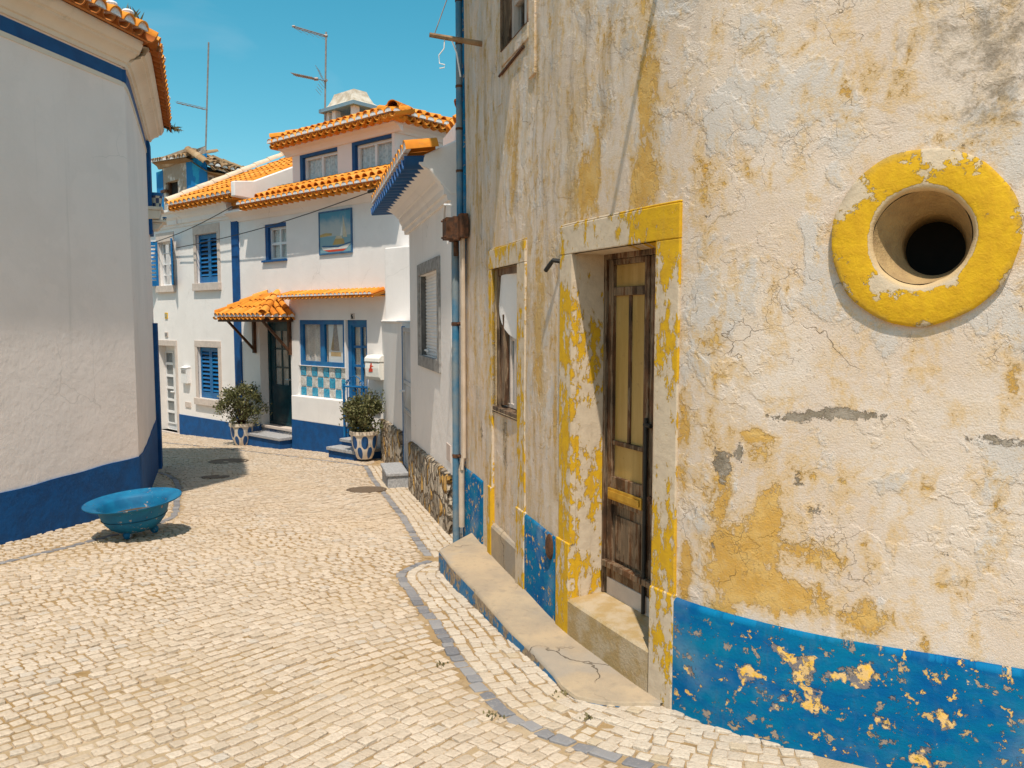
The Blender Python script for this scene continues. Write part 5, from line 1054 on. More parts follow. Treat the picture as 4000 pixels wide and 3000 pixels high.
# entrance door
a0, a1, z0, z1 = dB_; al = a0+(a1-a0)*.80
mb = MB(); frame_boxes(mb, AB, a0, al, z0+.03, z1, .07, -.26, -.19); mb.box(AB, a0+.07, al-.07, -.25, -.21, z0+.1, z0+.85); q0, q1 = a0+.22, al-.16
mb.box(AB, a0+.07, q0, -.25, -.215, z0+.85, z1-.07); mb.box(AB, q1, al-.07, -.25, -.215, z0+.85, z1-.07); mb.box(AB, q0, q1, -.25, -.215, z1-.2, z1-.07); frame_boxes(mb, AB, q0, q1, z0+.85, z1-.2, .025, -.25, -.205, 0, (.5,), (.33, .66), .035)
mb.box(AB, al, a1, -.26, -.20, z0+.03, z1); frame_boxes(mb, AB, al+.02, a1-.02, z0+.1, z1-.05, .035, -.2, -.185, 0, (), (.25, .5, .75), .04); do = mb.build('door', M['teal'], rb)
g_ = MB(); g_.box(AB, q0, q1, -.232, -.228, z0+.85, z1-.2); g_.build('pane', mvar('curtained_pane', (.42, .38, .34), (.2, .19, .18), 2.5, .12), do)
g_ = MB(); g_.tube([AB.w(al-.07, -.18, z0+1.0), AB.w(al-.07, -.13, z0+1.0), AB.w(al-.17, -.13, z0+1.0)], .016, 8); g_.build('handle', M['alugrey'], do)
# ground floor window, picture on its sill, glass blocks
wo = window(rb, wB_, 0, .06, M['bluetrim'], .085, (.5,), (), M['lace'], .13)
aC = wB_[0]+(wB_[1]-wB_[0])*.75; zC = (wB_[2]+wB_[3])/2
g_ = MB(); g_.box(AB, aC-.24, aC+.27, -.086, -.076, zC-.55, zC+.52); g_.box(AB, aC-.22, aC+.25, -.076, -.072, zC-.5, zC+.48, 1)
g_.face([AB.w(aC-.04, -.071, zC+.40), AB.w(aC-.12, -.071, zC-.14), AB.w(aC+.12, -.071, zC-.14), AB.w(aC+.04, -.071, zC+.40)], 2); g_.box(AB, aC-.15, aC+.16, -.0715, -.070, zC-.24, zC-.16, 3); g_.face([AB.w(aC-.15, -.071, zC-.12), AB.w(aC-.06, -.071, zC+.2), AB.w(aC-.055, -.071, zC-.12)], 3)
g_.build('poster', [M['wood'], M['alu'], mvar('print_grey', (.3, .25, .25), (.45, .36, .3), 20), mvar('print_ochre', (.6, .4, .2), (.5, .32, .16), 15)], wo)
pb = MB(); pb.box(AB, gbk[0], gbk[1], -.08, -.055, gbk[2], gbk[3]); gbo = pb.build('glass_block_panel', M['mortar'], rb)
for i in range(8):
    for j in range(3):
        cw, chh = (gbk[1]-gbk[0])/8, (gbk[3]-gbk[2])/3; g_ = MB(); g_.box(AB, gbk[0]+cw*i+.012, gbk[0]+cw*(i+1)-.012, -.06, -.035, gbk[2]+chh*j+.012, gbk[2]+chh*(j+1)-.012)
        g_.build('glass_block', M['gb_blue'] if (i+j) % 2 == 0 else M['gb_clear'], gbo, bevel=.008)
# door number 6 with its blue gate
a0, a1, z0, z1 = d6; mb = MB(); frame_boxes(mb, AB, a0, a1, z0, z1, .10, -.13, -.06); frame_boxes(mb, AB, a0+.1, a1-.02, z0+.1, z1-.1, .03, -.12, -.08, 0, (.5,), (.2, .42, .62, .8), .045); do = mb.build('door', M['bluetrim'], rb)
g_ = MB(); g_.box(AB, a0+.08, a1-.04, -.112, -.108, z0+.08, z1-.08); g_.build('pane', M['glass'], do)
g_ = MB(); g_.box(AB, a0+.06, a1, -.16, -.14, z0, z1); g_.build('curtain', M['lace'], do)
r = AB.rect(1371, 1224, 1386, 1247); mb = MB(); mb.box(AB, r[0], r[1], -.01, .015, r[2], r[3]); po = mb.build('number_plaque', M['stone'], rb, bevel=.003)
cx_, cz_ = (r[0]+r[1])/2, (r[2]+r[3])/2; hh = (r[3]-r[2])*.34; rr = hh*.48; mb = MB()
mb.tube([AB.w(cx_+rr*.9*math.cos(q), .018, cz_-hh+rr+rr*math.sin(q)) for q in np.linspace(0, 2*math.pi, 15)], .011, 6); mb.tube([AB.w(cx_-rr*.9, .018, cz_-hh+rr), AB.w(cx_-rr*.8, .018, cz_+hh*.35), AB.w(cx_-rr*.2, .018, cz_+hh*.9), AB.w(cx_+rr*.6, .018, cz_+hh*.85)], .011, 6); mb.build('figure_six', M['black'], po)
gr = thing('gate', 'blue wrought iron gate with scroll top at the door of number 6', 'gate', tuple(AB.w(d6[0], .1, d6[2])))
ga0, ga1 = AB.px(1346, 1500, .14)[0], AB.px(1437, 1500, .06)[0]; gz0, gz1 = AB.px(1346, 1660, .14)[1], AB.px(1390, 1511, .1)[1]
mb = MB(); mb.tube([AB.w(ga0, .16, gz0-.4), AB.w(ga0, .16, gz1+.05)], .022, 8); mb.tube([AB.w(ga0, .16, gz1), AB.w(ga1, .10, gz1)], .018, 8); mb.tube([AB.w(ga0, .16, gz1-.62), AB.w(ga1, .10, gz1-.62)], .014, 8); mb.build('frame', M['bluetrim'], gr)
mb = MB()
for k in range(1, 7): a = ga0+(ga1-ga0)*k/6.4; b = .16-.06*k/6.4; mb.tube([AB.w(a, b, gz1-1.1), AB.w(a, b, gz1)], .009, 6)
mb.build('bars', M['bluetrim'], gr)
mb = MB()
def scroll(a, z, s_, sg_): return [AB.w(a+sg_*(s_*(1-.13*k)*math.cos(k*.6)), .13, z+s_*(1-.13*k)*math.sin(k*.6)) for k in range(7)]
gc = (ga0+ga1)/2
for sg_ in (1, -1): mb.tube(scroll(gc+sg_*.17, gz1+.06, .085, sg_), .010, 6); mb.tube([AB.w(gc+sg_*.25, .13, gz1+.03), AB.w(gc+sg_*.12, .13, gz1+.17), AB.w(gc, .13, gz1+.2)], .010, 6); mb.tube(scroll(gc+sg_*.09, gz1-.7, .08, sg_), .010, 6)
mb.build('scrolls', M['bluetrim'], gr, smooth=60)
# white mailbox, vent grille
r = AB.rect(1430, 1388, 1484, 1485, .18); mr = thing('post_box', 'white wall box with red rider logo beside door number 6', 'mailbox', tuple(AB.w(r[0], .1, r[2])))
mb = MB(); mb.sweep(AB, r[0], r[1], [(0.005, r[2]), (.16, r[2]), (.20, r[2]+.06), (.21, r[3]-.22), (.20, r[3]-.12), (0.005, r[3]-.12)]); mb.build('body', M['plastic'], mr, bevel=.012)
mb = MB(); mb.sweep(AB, r[0]-.01, r[1]+.01, [(.005, r[3]-.115), (.215, r[3]-.115), (.21, r[3]-.05), (.15, r[3]), (.005, r[3]+.01)]); mb.build('lid', M['plastic'], mr, bevel=.01)
mb = MB(); lz = (r[2]+r[3])/2-.02; la = (r[0]+r[1])/2-.03; bb = .213
for P in ([(-.05, -.05), (.05, -.05), (.06, .0), (.0, .03), (-.04, .0)], [(-.02, .02), (.03, .02), (.03, .07), (-.01, .07)], [(-.0, .075), (.03, .075), (.03, .10), (.0, .10)], [(.03, .04), (.08, .05), (.03, .06)]): mb.mesh([AB.w(la+x, b, lz+y) for b in (bb-.01, bb) for x, y in P], [tuple(range(len(P))), tuple(range(len(P), 2*len(P)))]+[(i, (i+1) % len(P), len(P)+(i+1) % len(P), len(P)+i) for i in range(len(P))])
mb.build('rider_logo', M['red'], mr)
r = AB.rect(1456, 1527, 1485, 1610, .03); mb = MB(); frame_boxes(mb, AB, r[0], r[1], r[2], r[3], .015, -.005, .04, 0, (.2, .4, .6, .8), [k/12 for k in range(1, 12)], .008); vo = mb.build('vent_grille', M['alu'], rb); g_ = MB(); g_.box(AB, r[0], r[1], -.004, .008, r[2], r[3]); g_.build('backing', M['greystone'], vo)
# upper window, tile picture
window(rb, (wBu[0]+.10, wBu[1], wBu[2], wBu[3]-.07), 0, .10, M['alu'], .045, (.52,), (.5,), M['lace'], .05)
mb = MB(); mb.box(AB, wBu[0]-.003, wBu[0]+.10, -.13, -.01, wBu[2], wBu[3]); mb.box(AB, wBu[0]+.1, wBu[1]+.003, -.13, -.01, wBu[3]-.07, wBu[3]); mb.box(AB, wBu[0]-.08, wBu[1]+.02, -.1, .05, wBu[2]-.04, wBu[2]); mb.build('window_lining', M['bluedark'], rb)
r = AB.rect(1251, 824, 1376, 989); tp = thing('tile_picture', 'painted tile panel of a fishing boat and sail on the white facade', 'tile panel', tuple(AB.w(r[0], 0, r[2])))
a0, a1, z0, z1 = r; W_, H_ = a1-a0, z1-z0; mb = MB(); mb.box(AB, a0, a1, 0.002, .02, z0, z1)
def skyp():
    m = Mt('painted_sky_and_sea', .35, .4); v = m.co(); z = m.node('ShaderNodeSeparateXYZ', {0: v}).outputs[2]; n = m.noise(v, 2.5, 6); u = m.add(z, m.mul(m.op('SUBTRACT', n, .5), .5))
    c = m.mix(m.ss(u, H_*.55, H_*.9), (.42, .42, .40), (.05, .22, .34)); s_ = m.ss(z, H_*.40, H_*.42); return m.done(m.mix(s_, m.mix(n, (.12, .27, .34), (.25, .36, .38)), c))
mb.build('panel', skyp(), tp)
def pp2(L, b, mt, nm): g_ = MB(); k = len(L); g_.mesh([AB.w(a0+W_*x, bb, z0+H_*y) for bb in (.018, b) for x, y in L], [tuple(range(k))[::-1], tuple(range(k, 2*k))]+[(i, (i+1) % k, k+(i+1) % k, k+i) for i in range(k)]); g_.build(nm, mt, tp)
pc = mvar('painted_cream', (.62, .52, .36), (.52, .42, .28), 9, .4); po_ = mvar('painted_ochre', (.52, .33, .08), (.42, .28, .1), 9, .4); pw_ = mvar('painted_white', (.66, .64, .6), (.58, .56, .52), 9, .4); pn_ = mvar('painted_navy', (.03, .09, .2), (.05, .14, .26), 9, .4)
pp2([(.02, .41), (.40, .43), (.40, .48), (.2, .50), (.02, .47)], .0215, po_, 'headland'); pp2([(.74, .36), (.87, .36), (.80, .66), (.75, .88)], .0225, pc, 'sail'); pp2([(.66, .4), (.73, .4), (.73, .7)], .0225, pw_, 'sail')
pp2([(.06, .17), (.12, .09), (.85, .09), (.97, .2), (.6, .15)], .023, pw_, 'hull'); pp2([(.06, .18), (.12, .16), (.6, .13), (.97, .21), (.97, .24), (.6, .17), (.12, .2)], .0235, pn_, 'hull_stripe'); pp2([(.42, .2), (.8, .2), (.76, .33), (.5, .34)], .0225, po_, 'cabin'); pp2([(.5, .34), (.72, .33), (.7, .40), (.54, .41)], .0222, pc, 'cabin_roof'); pp2([(.1, .1), (.3, .04), (.75, .04), (.85, .09)], .0225, M['red'], 'keel')
g_ = MB(); frame_boxes(g_, AB, a0-.015, a1+.015, z0-.015, z1+.015, .03, .0, .028); g_.build('border', pn_, tp)
# strip of tiles over the shop window
s0_, s1_ = AB.px(1117, 1160, .1)[0], AB.px(1488, 1140, .1)[0]; zs_ = (AB.px(1117, 1163, .2)[1]+AB.px(1480, 1150, .2)[1])/2
mb = MB(); mo = MB(); n_ = 24; pt = (s1_-s0_)/n_
for k in range(n_):
    a = s0_+pt*(k+.5); mb.barrel(AB.w(a, .30, zs_+.01), AB.w(a, -.02, zs_+.10), up, pt*.42, pt*.4, .012, 6); mb.barrel(AB.w(a+pt/2, .30, zs_+.0), AB.w(a+pt/2, -.02, zs_+.09), up, pt*.42, pt*.4, .012, 6, 0, True); mo.halfdisc(AB.w(a, .308, zs_+.01), AB.n, up, pt*.40, 0, 6, .05)
mb.box(AB, s0_, s1_, -.01, .27, zs_-.02, zs_-.005); st_ = mb.build('tile_strip', M['tile'], rb, smooth=50); mo.build('mortar', M['mortar'], st_)
# lower eaves strip and the dormer storey
mb = MB(); mo = MB(); aE0 = AB.px(922, 805, .36)[0]; aE1 = AB.px(1519, 706, .36)[0]
eave(mb, mo, AB, aE0, aE1, .36, zBe, .5, .16, .185); tile_slope(mb, AB, aE0+.25, aE1-.02, .10, zBe+.20, -.55, zBe+.50, .2, .33, None, 0, 6)
mb.box(AB, aE0, aE1, -.5, .08, zBe-.02, zBe+.10); rf = mb.build('lower_eaves', M['tile'], rb, smooth=50); mo.build('mortar', M['mortar'], rf)
mb = MB(); mb.sweep(AB, aB0+.02, aE1, [(-.02, zBe-.18), (.02, zBe-.18), (.06, zBe-.1), (.12, zBe-.05), (.2, zBe-.01), (.2, zBe+.03), (-.02, zBe+.03)]); mb.build('cornice', M['white_far'], rb)
DB = -.45; F0 = AB.px(1146, 800, DB)[0]; F1 = AB.px(1543, 600, DB)[0]; zD = (AB.px(1068, 562, DB+.36)[1]+AB.px(1556, 428, DB+.36)[1])/2-.06
w1 = AB.rect(1171, 590, 1319, 708, DB); w2 = AB.rect(1374, 539, 1531, 664, DB)
mb = MB(); wall_panel(mb, AB, F0, F1, zBe-.1, zD, [(*w1, .13), (*w2, .13)], DB)
for aa in (F0, F1): mb.face([AB.w(aa, DB, zBe-.1), AB.w(aa, DB-3.6, zBe-.1), AB.w(aa, DB-3.6, zD), AB.w(aa, DB, zD)], 0, [(0, 0), (3, 0), (3, 2), (0, 2)])
mb.face([AB.w(F0, DB-3.6, zBe-.1), AB.w(F1, DB-3.6, zBe-.1), AB.w(F1, DB-3.6, zD), AB.w(F0, DB-3.6, zD)], 0, [(0, 0), (3, 0), (3, 2), (0, 2)]); mb.build('dormer_wall', M['pinkwhite'], rb)
pf = [(-.02, -.16), (.03, -.16), (.05, -.12), (.10, -.07), (.2, -.04), (.2, .02), (-.02, .02)]
SF = Fr((0, 0), (1, 0)); SF.P = Vector(AB.w(F1, DB, 0)[:2]).to_3d(); SF.t = -AB.n; SF.n = AB.t
mb = MB(); FD = Fr((0, 0), (1, 0)); FD.P = AB.P+AB.n*DB; FD.P.z = 0; FD.t = AB.t; FD.n = AB.n
mb.sweep(FD, F0-.2, F1+.2, [(o_, zD+z) for o_, z in pf]); mb.sweep(SF, .0, 3.6, [(o_, zD+z) for o_, z in pf]); mb.build('dormer_cornice', M['pinkwhite'], rb)
for w__ in (w1, w2):
    wo = window(rb, (w__[0]+.09, w__[1], w__[2], w__[3]-.06), DB, .10, M['alu'], .05, (.5,), (), M['net'], .06)
    g_ = MB(); g_.box(AB, w__[0]-.004, w__[0]+.09, DB-.13, DB-.004, w__[2], w__[3]); g_.box(AB, w__[0]+.09, w__[1]+.004, DB-.13, DB-.004, w__[3]-.06, w__[3]); g_.build('lining', M['bluedark'], wo)
mb = MB(); mo = MB(); mo2 = MB(); eave(mb, mo, FD, F0-.35, F1+.36, .36, zD, .45, .12, .2); eave(mb, mo2, SF, -.36, 3.6, .36, zD, .45, .12, .2)
xm, run, rise = (F0+F1)/2, 1.8, .62
def hipface(pts, n=1): mb.face(pts)
A0, A1, A2, A3_ = AB.w(F0-.3, DB+.3, zD+.12), AB.w(F1+.3, DB+.3, zD+.12), AB.w(F1+.3, DB-3.8, zD+.12), AB.w(F0-.3, DB-3.8, zD+.12)
R0, R1 = AB.w(F0+1.6, DB-1.8, zD+.12+rise), AB.w(F1-1.6, DB-1.8, zD+.12+rise)
for f in ([A0, A1, R1, R0], [A1, A2, R1], [A2, A3_, R0, R1], [A3_, A0, R0]): mb.face(f)
def hip_tiles(F, aa0, aa1, b0, z0, ain0, ain1, run_, rise_, pitch=.2):   # tiles on a hip plane: rows clipped by the hips
    n = int((aa1-aa0)/pitch)
    for k in range(n):
        a = aa0+pitch*(k+.5); u = min(1, (a-aa0)/max(ain0, .01), (aa1-a)/max(ain1, .01))
        if u < .06: continue
        nc = max(1, int(run_*u/.36)); nu = (F.n*rise_+Vector((0, 0, run_))).normalized()
        for c in range(nc):
            p, q = u*c/nc, u*(c+1.08)/nc; mb.barrel(F.w(a, b0-run_*p, z0+rise_*p+.045), F.w(a, b0-run_*q, z0+rise_*q+.03), nu, .078, .066, .013, 6)
hip_tiles(FD, F0-.3, F1+.3, .2, zD+.15, 1.9, 1.9, 2.0, rise); hip_tiles(SF, -.3, 3.8, .2, zD+.15, 1.9, 1.9, 1.9, rise)
for P, Q in ((A1, R1), (A2, R1), (A0, R0), (R0, R1)):
    n = int((Q-P).length/.3)
    for k in range(n): mb.barrel(P.lerp(Q, k/n)+Vector((0, 0, .07)), P.lerp(Q, (k+1.1)/n)+Vector((0, 0, .055)), up, .10, .088, .014, 8)
rf = mb.build('roof', M['tile'], rb, smooth=50); mo.build('mortar', M['mortar'], rf); mo2.build('mortar', M['mortar'], rf)
# chimney
CHb = DB-1.3; c0_, c1_ = AB.px(1272, 520, CHb)[0], AB.px(1385, 520, CHb)[0]; zc_ = AB.px(1330, 452, CHb)[1]+.16; zt_ = AB.px(1330, 402, CHb)[1]; cd = .62
mb = MB(); zsl = zc_-.02; zo = zsl-.20
mb.box(AB, c0_, c1_, CHb-cd, CHb, zD-.1, zo)
for a, b in ((c0_, CHb-.14), (c0_, CHb-cd), (c1_-.12, CHb-.14), (c1_-.12, CHb-cd), (c0_+.24, CHb-.14)): mb.box(AB, a, a+.12, b, b+.14, zo, zsl)
ch = mb.build('chimney', M['white_far'], rb); mb = MB(); mb.box(AB, c0_-.10, c1_+.10, CHb-cd-.10, CHb+.10, zsl, zsl+.075); mb.build('chimney_slab', mvar('grey_blue_slab', (.16, .27, .35), (.2, .3, .36), 6), ch)
mb = MB(); lv = [(0, .06), (.10, .13), (.16, .26), (.20, .38)]; V = []
for ins, hz_ in lv:
    i2 = ins*1.0; V += [AB.w(c0_-.06+i2, CHb+.06-ins, zsl+.02+hz_), AB.w(c1_+.06-i2*1.2, CHb+.06-ins, zsl+.02+hz_), AB.w(c1_+.06-i2*1.2, CHb-cd-.06+ins, zsl+.02+hz_), AB.w(c0_-.06+i2, CHb-cd-.06+ins, zsl+.02+hz_)]
mb.mesh(V, [(k*4+j, k*4+(j+1) % 4, k*4+4+(j+1) % 4, k*4+4+j) for k in range(3) for j in range(4)]+[(12, 13, 14, 15)]); mb.build('chimney_cap', mvar('lichened_cap', (.66, .58, .48), (.45, .36, .26), 6), ch)
# white side block towards the yard wall
s_a0, s_a1 = AB.px(1528, 1100, .0)[0], AB.px(1640, 1100, 0)[0]
mb = MB(); mb.box(AB, s_a0+.25, s_a1+.6, -1.5, .35, -2, AB.px(1570, 962, .35)[1]); mb.build('side_block', M['white_far'], rb, bevel=.02)
# canopy on brackets over the entrance
ck = thing('door_canopy', 'hipped orange tile canopy on dark timber brackets over the teal entrance door', 'canopy', tuple(AB.w((dB_[0]+dB_[1])/2, 0, dB_[3])))
k0, k1 = AB.px(968, 1245)[0], AB.px(1150, 1240)[0]; kb = .70; zk = AB.px(1035, 1243, kb)[1]-.02; zap = AB.px(1082, 1142, .05)[1]-.06; r0_, r1_ = AB.px(1043, 1150, .02)[0], AB.px(1084, 1145, .02)[0]
mb = MB(); mo = MB()
Q0, Q1, Q2, Q3 = AB.w(k0, 0.005, zk+.05), AB.w(k0, kb, zk+.05), AB.w(k1, kb, zk+.05), AB.w(k1, .005, zk+.05); T0, T1 = AB.w(r0_, .02, zap), AB.w(r1_, .02, zap)
for f in ([Q0, Q1, T0], [Q1, Q2, T1, T0], [Q2, Q3, T1]): mb.face(f)
mb.face([Q0, Q1, Q2, Q3])
def rows(Pa, Pb, Ta, Tb, pitch, course):
    w_l = (Pb-Pa).length; n = max(1, int(w_l/pitch)); nu = (Pb-Pa).cross(Ta-Pa).normalized(); nu = nu if nu.z > 0 else -nu
    for k in range(n):
        u = (k+.5)/n; p = Pa.lerp(Pb, u)
        # run straight up the slope until the hips
        e_ = (Pb-Pa).normalized(); sdir = (Ta-Pa)-e_*(Ta-Pa).dot(e_); xa, xb = (Ta-Pa).dot(e_), (Tb-Pa).dot(e_); x_ = u*w_l
        f = 1. if xa <= x_ <= xb else (x_/max(xa, 1e-6) if x_ < xa else (w_l-x_)/max(w_l-xb, 1e-6)); f = min(max(f, 0)+.07, 1)
        if f < .08: continue
        nc = max(1, round(sdir.length*f/course))
        for c in range(nc): mb.barrel(p+sdir*f*c/nc+nu*.045-sdir.normalized()*.03, p+sdir*f*(c+1)/nc+nu*.026, nu, pitch*.42, pitch*.36, .012, 6)
        mo.halfdisc(p-sdir.normalized()*.038+nu*.03, -Vector((sdir.x, sdir.y, 0)), up, pitch*.43, 0, 6, .05)
        mb.barrel(p+e_*w_l/n/2+nu*.02-sdir.normalized()*.05, p+e_*w_l/n/2+sdir*.1*f, nu, pitch*.38, pitch*.38, .012, 6, 0, True)
rows(Q1, Q2, T0, T1, .15, .26); rows(Q2, Q3, T1, T1, .15, .26); rows(Q0, Q1, T0, T0, .15, .26)
for P, Q in ((Q1, T0), (Q2, T1)):
    for k in range(4): mb.barrel(P.lerp(Q, k/4)+Vector((0, 0, .06)), P.lerp(Q, (k+1.12)/4)+Vector((0, 0, .045)), up, .085, .072, .014, 8)
cr_ = mb.build('roof', M['tile'], ck, smooth=50); mo.build('mortar', M['mortar'], cr_)
mb = MB(); mb.box(AB, k0+.03, k1-.03, kb-.08, kb-.01, zk-.05, zk+.048); mb.box(AB, k0+.03, k0+.10, 0.005, kb-.08, zk-.05, zk+.046); mb.box(AB, k1-.10, k1-.03, 0.005, kb-.08, zk-.05, zk+.046); mb.build('timber_frame', M['wood'], ck)
for a in (AB.px(998, 1300)[0], AB.px(1136, 1300)[0]):
    mb = MB(); mb.box(AB, a-.032, a+.032, .005, .065, zk-.70, zk-.05); mb.hexa([AB.w(a+x, b, z) for b, z in ((.05, zk-.55), (.10, zk-.60)) for x in ()] or [AB.w(a+x, b, z) for x, b, z in ((-.022, .05, zk-.59), (.022, .05, zk-.59), (.022, .066, zk-.64), (-.022, .066, zk-.64), (-.022, kb-.13, zk-.05), (.022, kb-.13, zk-.05), (.022, kb-.07, zk-.05), (-.022, kb-.07, zk-.05))]); mb.build('bracket', M['wood'], ck)
# entrance steps
def step(nm, xl, xr, ytop, ybot, b1, lab, grp):
    a0, a1 = AB.px(xl, ytop, b1)[0], AB.px(xr, ytop, b1)[0]; zt_ = AB.px((xl+xr)/2, ytop, b1)[1]; t = thing(nm, lab, 'step', tuple(AB.w((a0+a1)/2, b1/2, gB)), grp)
    mb = MB(); mb.box(AB, a0+.03, a1-.03, .01, b1-.03, -2.0, zt_-.055); mb.build('base', M['bluepaint'], t); mb = MB(); mb.box(AB, a0, a1, .005, b1, zt_-.055, zt_); mb.build('slab', M['slab'], t, bevel=.006)
step('door_step', 956, 1090, 1701, 0, .42, 'blue step with grey slab before the teal entrance door', 'steps of the dormer house')
step('door_step', 1274, 1392, 1755, 0, .62, 'lower of the two blue slab steps beside the right flower pot', 'steps of the dormer house')
step('door_step', 1326, 1400, 1718, 0, .34, 'upper of the two blue slab steps at the blue gate', 'steps of the dormer house')
# two power lines strung over the facades
mb = MB(); P = AB.w(AB.px(1478, 738, .3)[0], .30, AB.px(1478, 738, .3)[1]); Q = AB.w(AB.px(690, 968, .12)[0], .12, AB.px(690, 968, .12)[1]); mb.tube([P.lerp(Q, u)-Vector((0, 0, .10*math.sin(u*math.pi))) for u in np.linspace(0, 1, 12)], .009, 5); mb.tube([P, P.lerp(Q, .035)], .03, 8)
tag(mb.build('power_line', M['black']), 'thin dark power line slanting across both white facades', 'cable', 'power lines on the facades')
mb = MB(); P = AB.w(AB.px(908, 806, .3)[0], .3, AB.px(908, 806, .3)[1]); Q = AB.w(AB.px(598, 948, .12)[0], .12, AB.px(598, 948, .12)[1]); mb.tube([P.lerp(Q, u)-Vector((0, 0, .06*math.sin(u*math.pi))) for u in np.linspace(0, 1, 10)], .009, 5)
tag(mb.build('power_line', M['black']), 'thin power line from the party wall down over the shuttered house', 'cable', 'power lines on the facades')

# ================================================================== the run-down blue and white house behind
DD = Fr((0, 0), (-.70, -.714)); dq = ray(807, 655); DD.P = Vector((dq.x*27/dq.y, 27, 0)); DE = Fr((0, 0), (1, 0)); DE.P = DD.P.copy(); DE.t = -DD.n; DE.n = DD.t
rd = thing('ruined_house', 'run-down blue and white house with sagging weathered tile roof behind the orange roof', 'house', tuple(DD.w(-2, 0, 0)))
e0, ec, ap = DD.px(585, 638), DD.px(807, 655), DD.px(757, 598)
hw = DD.rect(648, 707, 696, 800); M['oldwall'] = oldwall(); M['fadedblue'] = faded_blue()
zr1 = DE.px(826, 650, .3)[1]; b1 = DD.px(612, 700)[0]; b2 = DD.px(730, 700)[0]; zl = DD.px(600, 640)[1]
mb = MB(); wall_panel(mb, DD, -3.6, 0, -1, zl+.0, [(*hw, .2)]); mb.face([DD.w(-3.6, 0, zl), DD.w(0, 0, zl), DD.w(0, 0, ec[1]+.05), DD.w(ap[0], 0, ap[1]), DD.w(-3.6, 0, e0[1]-.3)] if False else [DD.w(-3.6, 0, zl), DD.w(0, 0, zl), DD.w(ap[0], 0, ap[1]-.1)], 0, [(0, 0), (3.6, 0), (2, 1)])
mb.box(DD, -3.6, 0, -4.2, -4, -1, zl); mb.box(DD, -3.7, -3.6, -4, 0, -1, zl); mb.build('wall', M['oldwall'], rd)
mb = MB(); mb.box(DD, b2, .012, -.02, .012, -1, zl-.25); mb.box(DD, -3.6, b1, -.02, .012, -1, zl-.35); mb.build('blue_panel', M['fadedblue'], rd)
w3 = DE.rect(812, 683, 842, 800); mb = MB(); wall_panel(mb, DE, 0, 4, -1, zr1-.12, [(*w3, .15), (w3[1]+.35, w3[1]+1.3, w3[2], w3[3]-.1, .15)]); mb.build('end_wall', mvar('brown_stained_render', (.42, .27, .14), (.3, .18, .1), 2.5, .9, .02, 12), rd)
mb = MB(); frame_boxes(mb, DE, w3[0], w3[1], w3[2], w3[3], .07, -.14, -.06); frame_boxes(mb, DE, w3[1]+.35, w3[1]+1.3, w3[2], w3[3]-.1, .07, -.14, -.06); wo = mb.build('window', M['stone'], rd); mb = MB(); mb.box(DE, w3[0], w3[1]+1.3, -.2, -.16, w3[2], w3[3]); mb.build('pane', M['greystone'], wo)
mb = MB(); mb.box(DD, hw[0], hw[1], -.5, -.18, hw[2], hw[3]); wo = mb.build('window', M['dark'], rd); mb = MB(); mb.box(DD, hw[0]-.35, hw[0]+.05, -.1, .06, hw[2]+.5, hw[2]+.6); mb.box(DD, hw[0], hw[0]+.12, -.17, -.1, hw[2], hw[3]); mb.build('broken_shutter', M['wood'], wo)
mb = MB(); mb.sweep(DD, -3.9, ap[0]+.2, [(-.02, zl-.28), (.05, zl-.28), (.1, zl-.18), (.25, zl-.08), (.25, zl+.02), (-.02, zl+.02)]); mb.build('cornice', mvar('stained_cornice', (.5, .38, .28), (.3, .2, .12), 3, .9, .02, 14), rd)
mb = MB(); mo = MB(); random.seed(3)
za0 = DD.px(590, 628, .3)[1]; zap = DD.px(760, 594, .3)[1]
for k in range(14):   # front eave, rising to the apex
    u = (k+.5)/14; a = -3.9+(ap[0]+3.9)*u; z = za0+(zap-za0)*u-.05
    mb.barrel(DD.w(a, .32+random.uniform(-.04, .04), z), DD.w(a, -.9, z+.35), up, .12, .10, .02, 7); mo.halfdisc(DD.w(a, .31, z), DD.n, up, .1, 0, 6, .08)
mb.face([DD.w(-3.9, .28, za0-.08), DD.w(ap[0], .28, zap-.08), DD.w(ap[0], -3.9, zap-1.3), DD.w(-3.9, -3.9, za0-1.3)])
zr1 = DE.px(826, 650, .3)[1]; zr2 = DE.px(948, 686, .3)[1]; zR0 = zap+.1; _q = DE.px(968, 672, ap[0]); zR = lambda d: zR0+(_q[1]-zR0)*max(d, 0)/_q[0]
for r in range(18):      # right-hand slope, its old tiles bedded in ragged rows
    d = 4.4*(r+.5)/18-.15; sag = -.10*math.sin(math.pi*min(d/4, 1))
    for c in range(5):
        u0, u1 = c/5, (c+1.12)/5; g = lambda u: DE.w(d+random.uniform(-.03, .03), .40+(ap[0]-.40)*u, zr1+sag+(zR(d)-zr1)*u+random.uniform(-.03, .03)); P0, P1 = g(u0), g(min(u1, 1))
        mb.barrel(P0+Vector((0, 0, .05)), P1+Vector((0, 0, .02)), up, .115, .10, .02, 6)
        h = DE.t*.122; mb.barrel(P0+h, P1+h, up, .12, .11, .02, 6, 0, True)
    mo.halfdisc(DE.w(d, .40, zr1+sag+.03), DE.n, up, .09, 0, 6, .08)
for k in range(12): P0, P1 = DE.w(-.1+.37*k, ap[0], zR(.37*k)+.05+random.uniform(-.04, .04)), DE.w(.32+.37*k, ap[0], zR(.37*k+.4)+.02); mb.barrel(P0, P1, up, .15, .13, .02, 8)
for k in range(6): u0, u1 = k/6, (k+1.1)/6; mb.barrel(DD.w(ap[0]+(.4-ap[0])*u0, .2, zR0+(zr1-zR0)*u0+.1), DD.w(ap[0]+(.4-ap[0])*u1, .2, zR0+(zr1-zR0)*u1+.06), up, .13, .12, .02, 8)
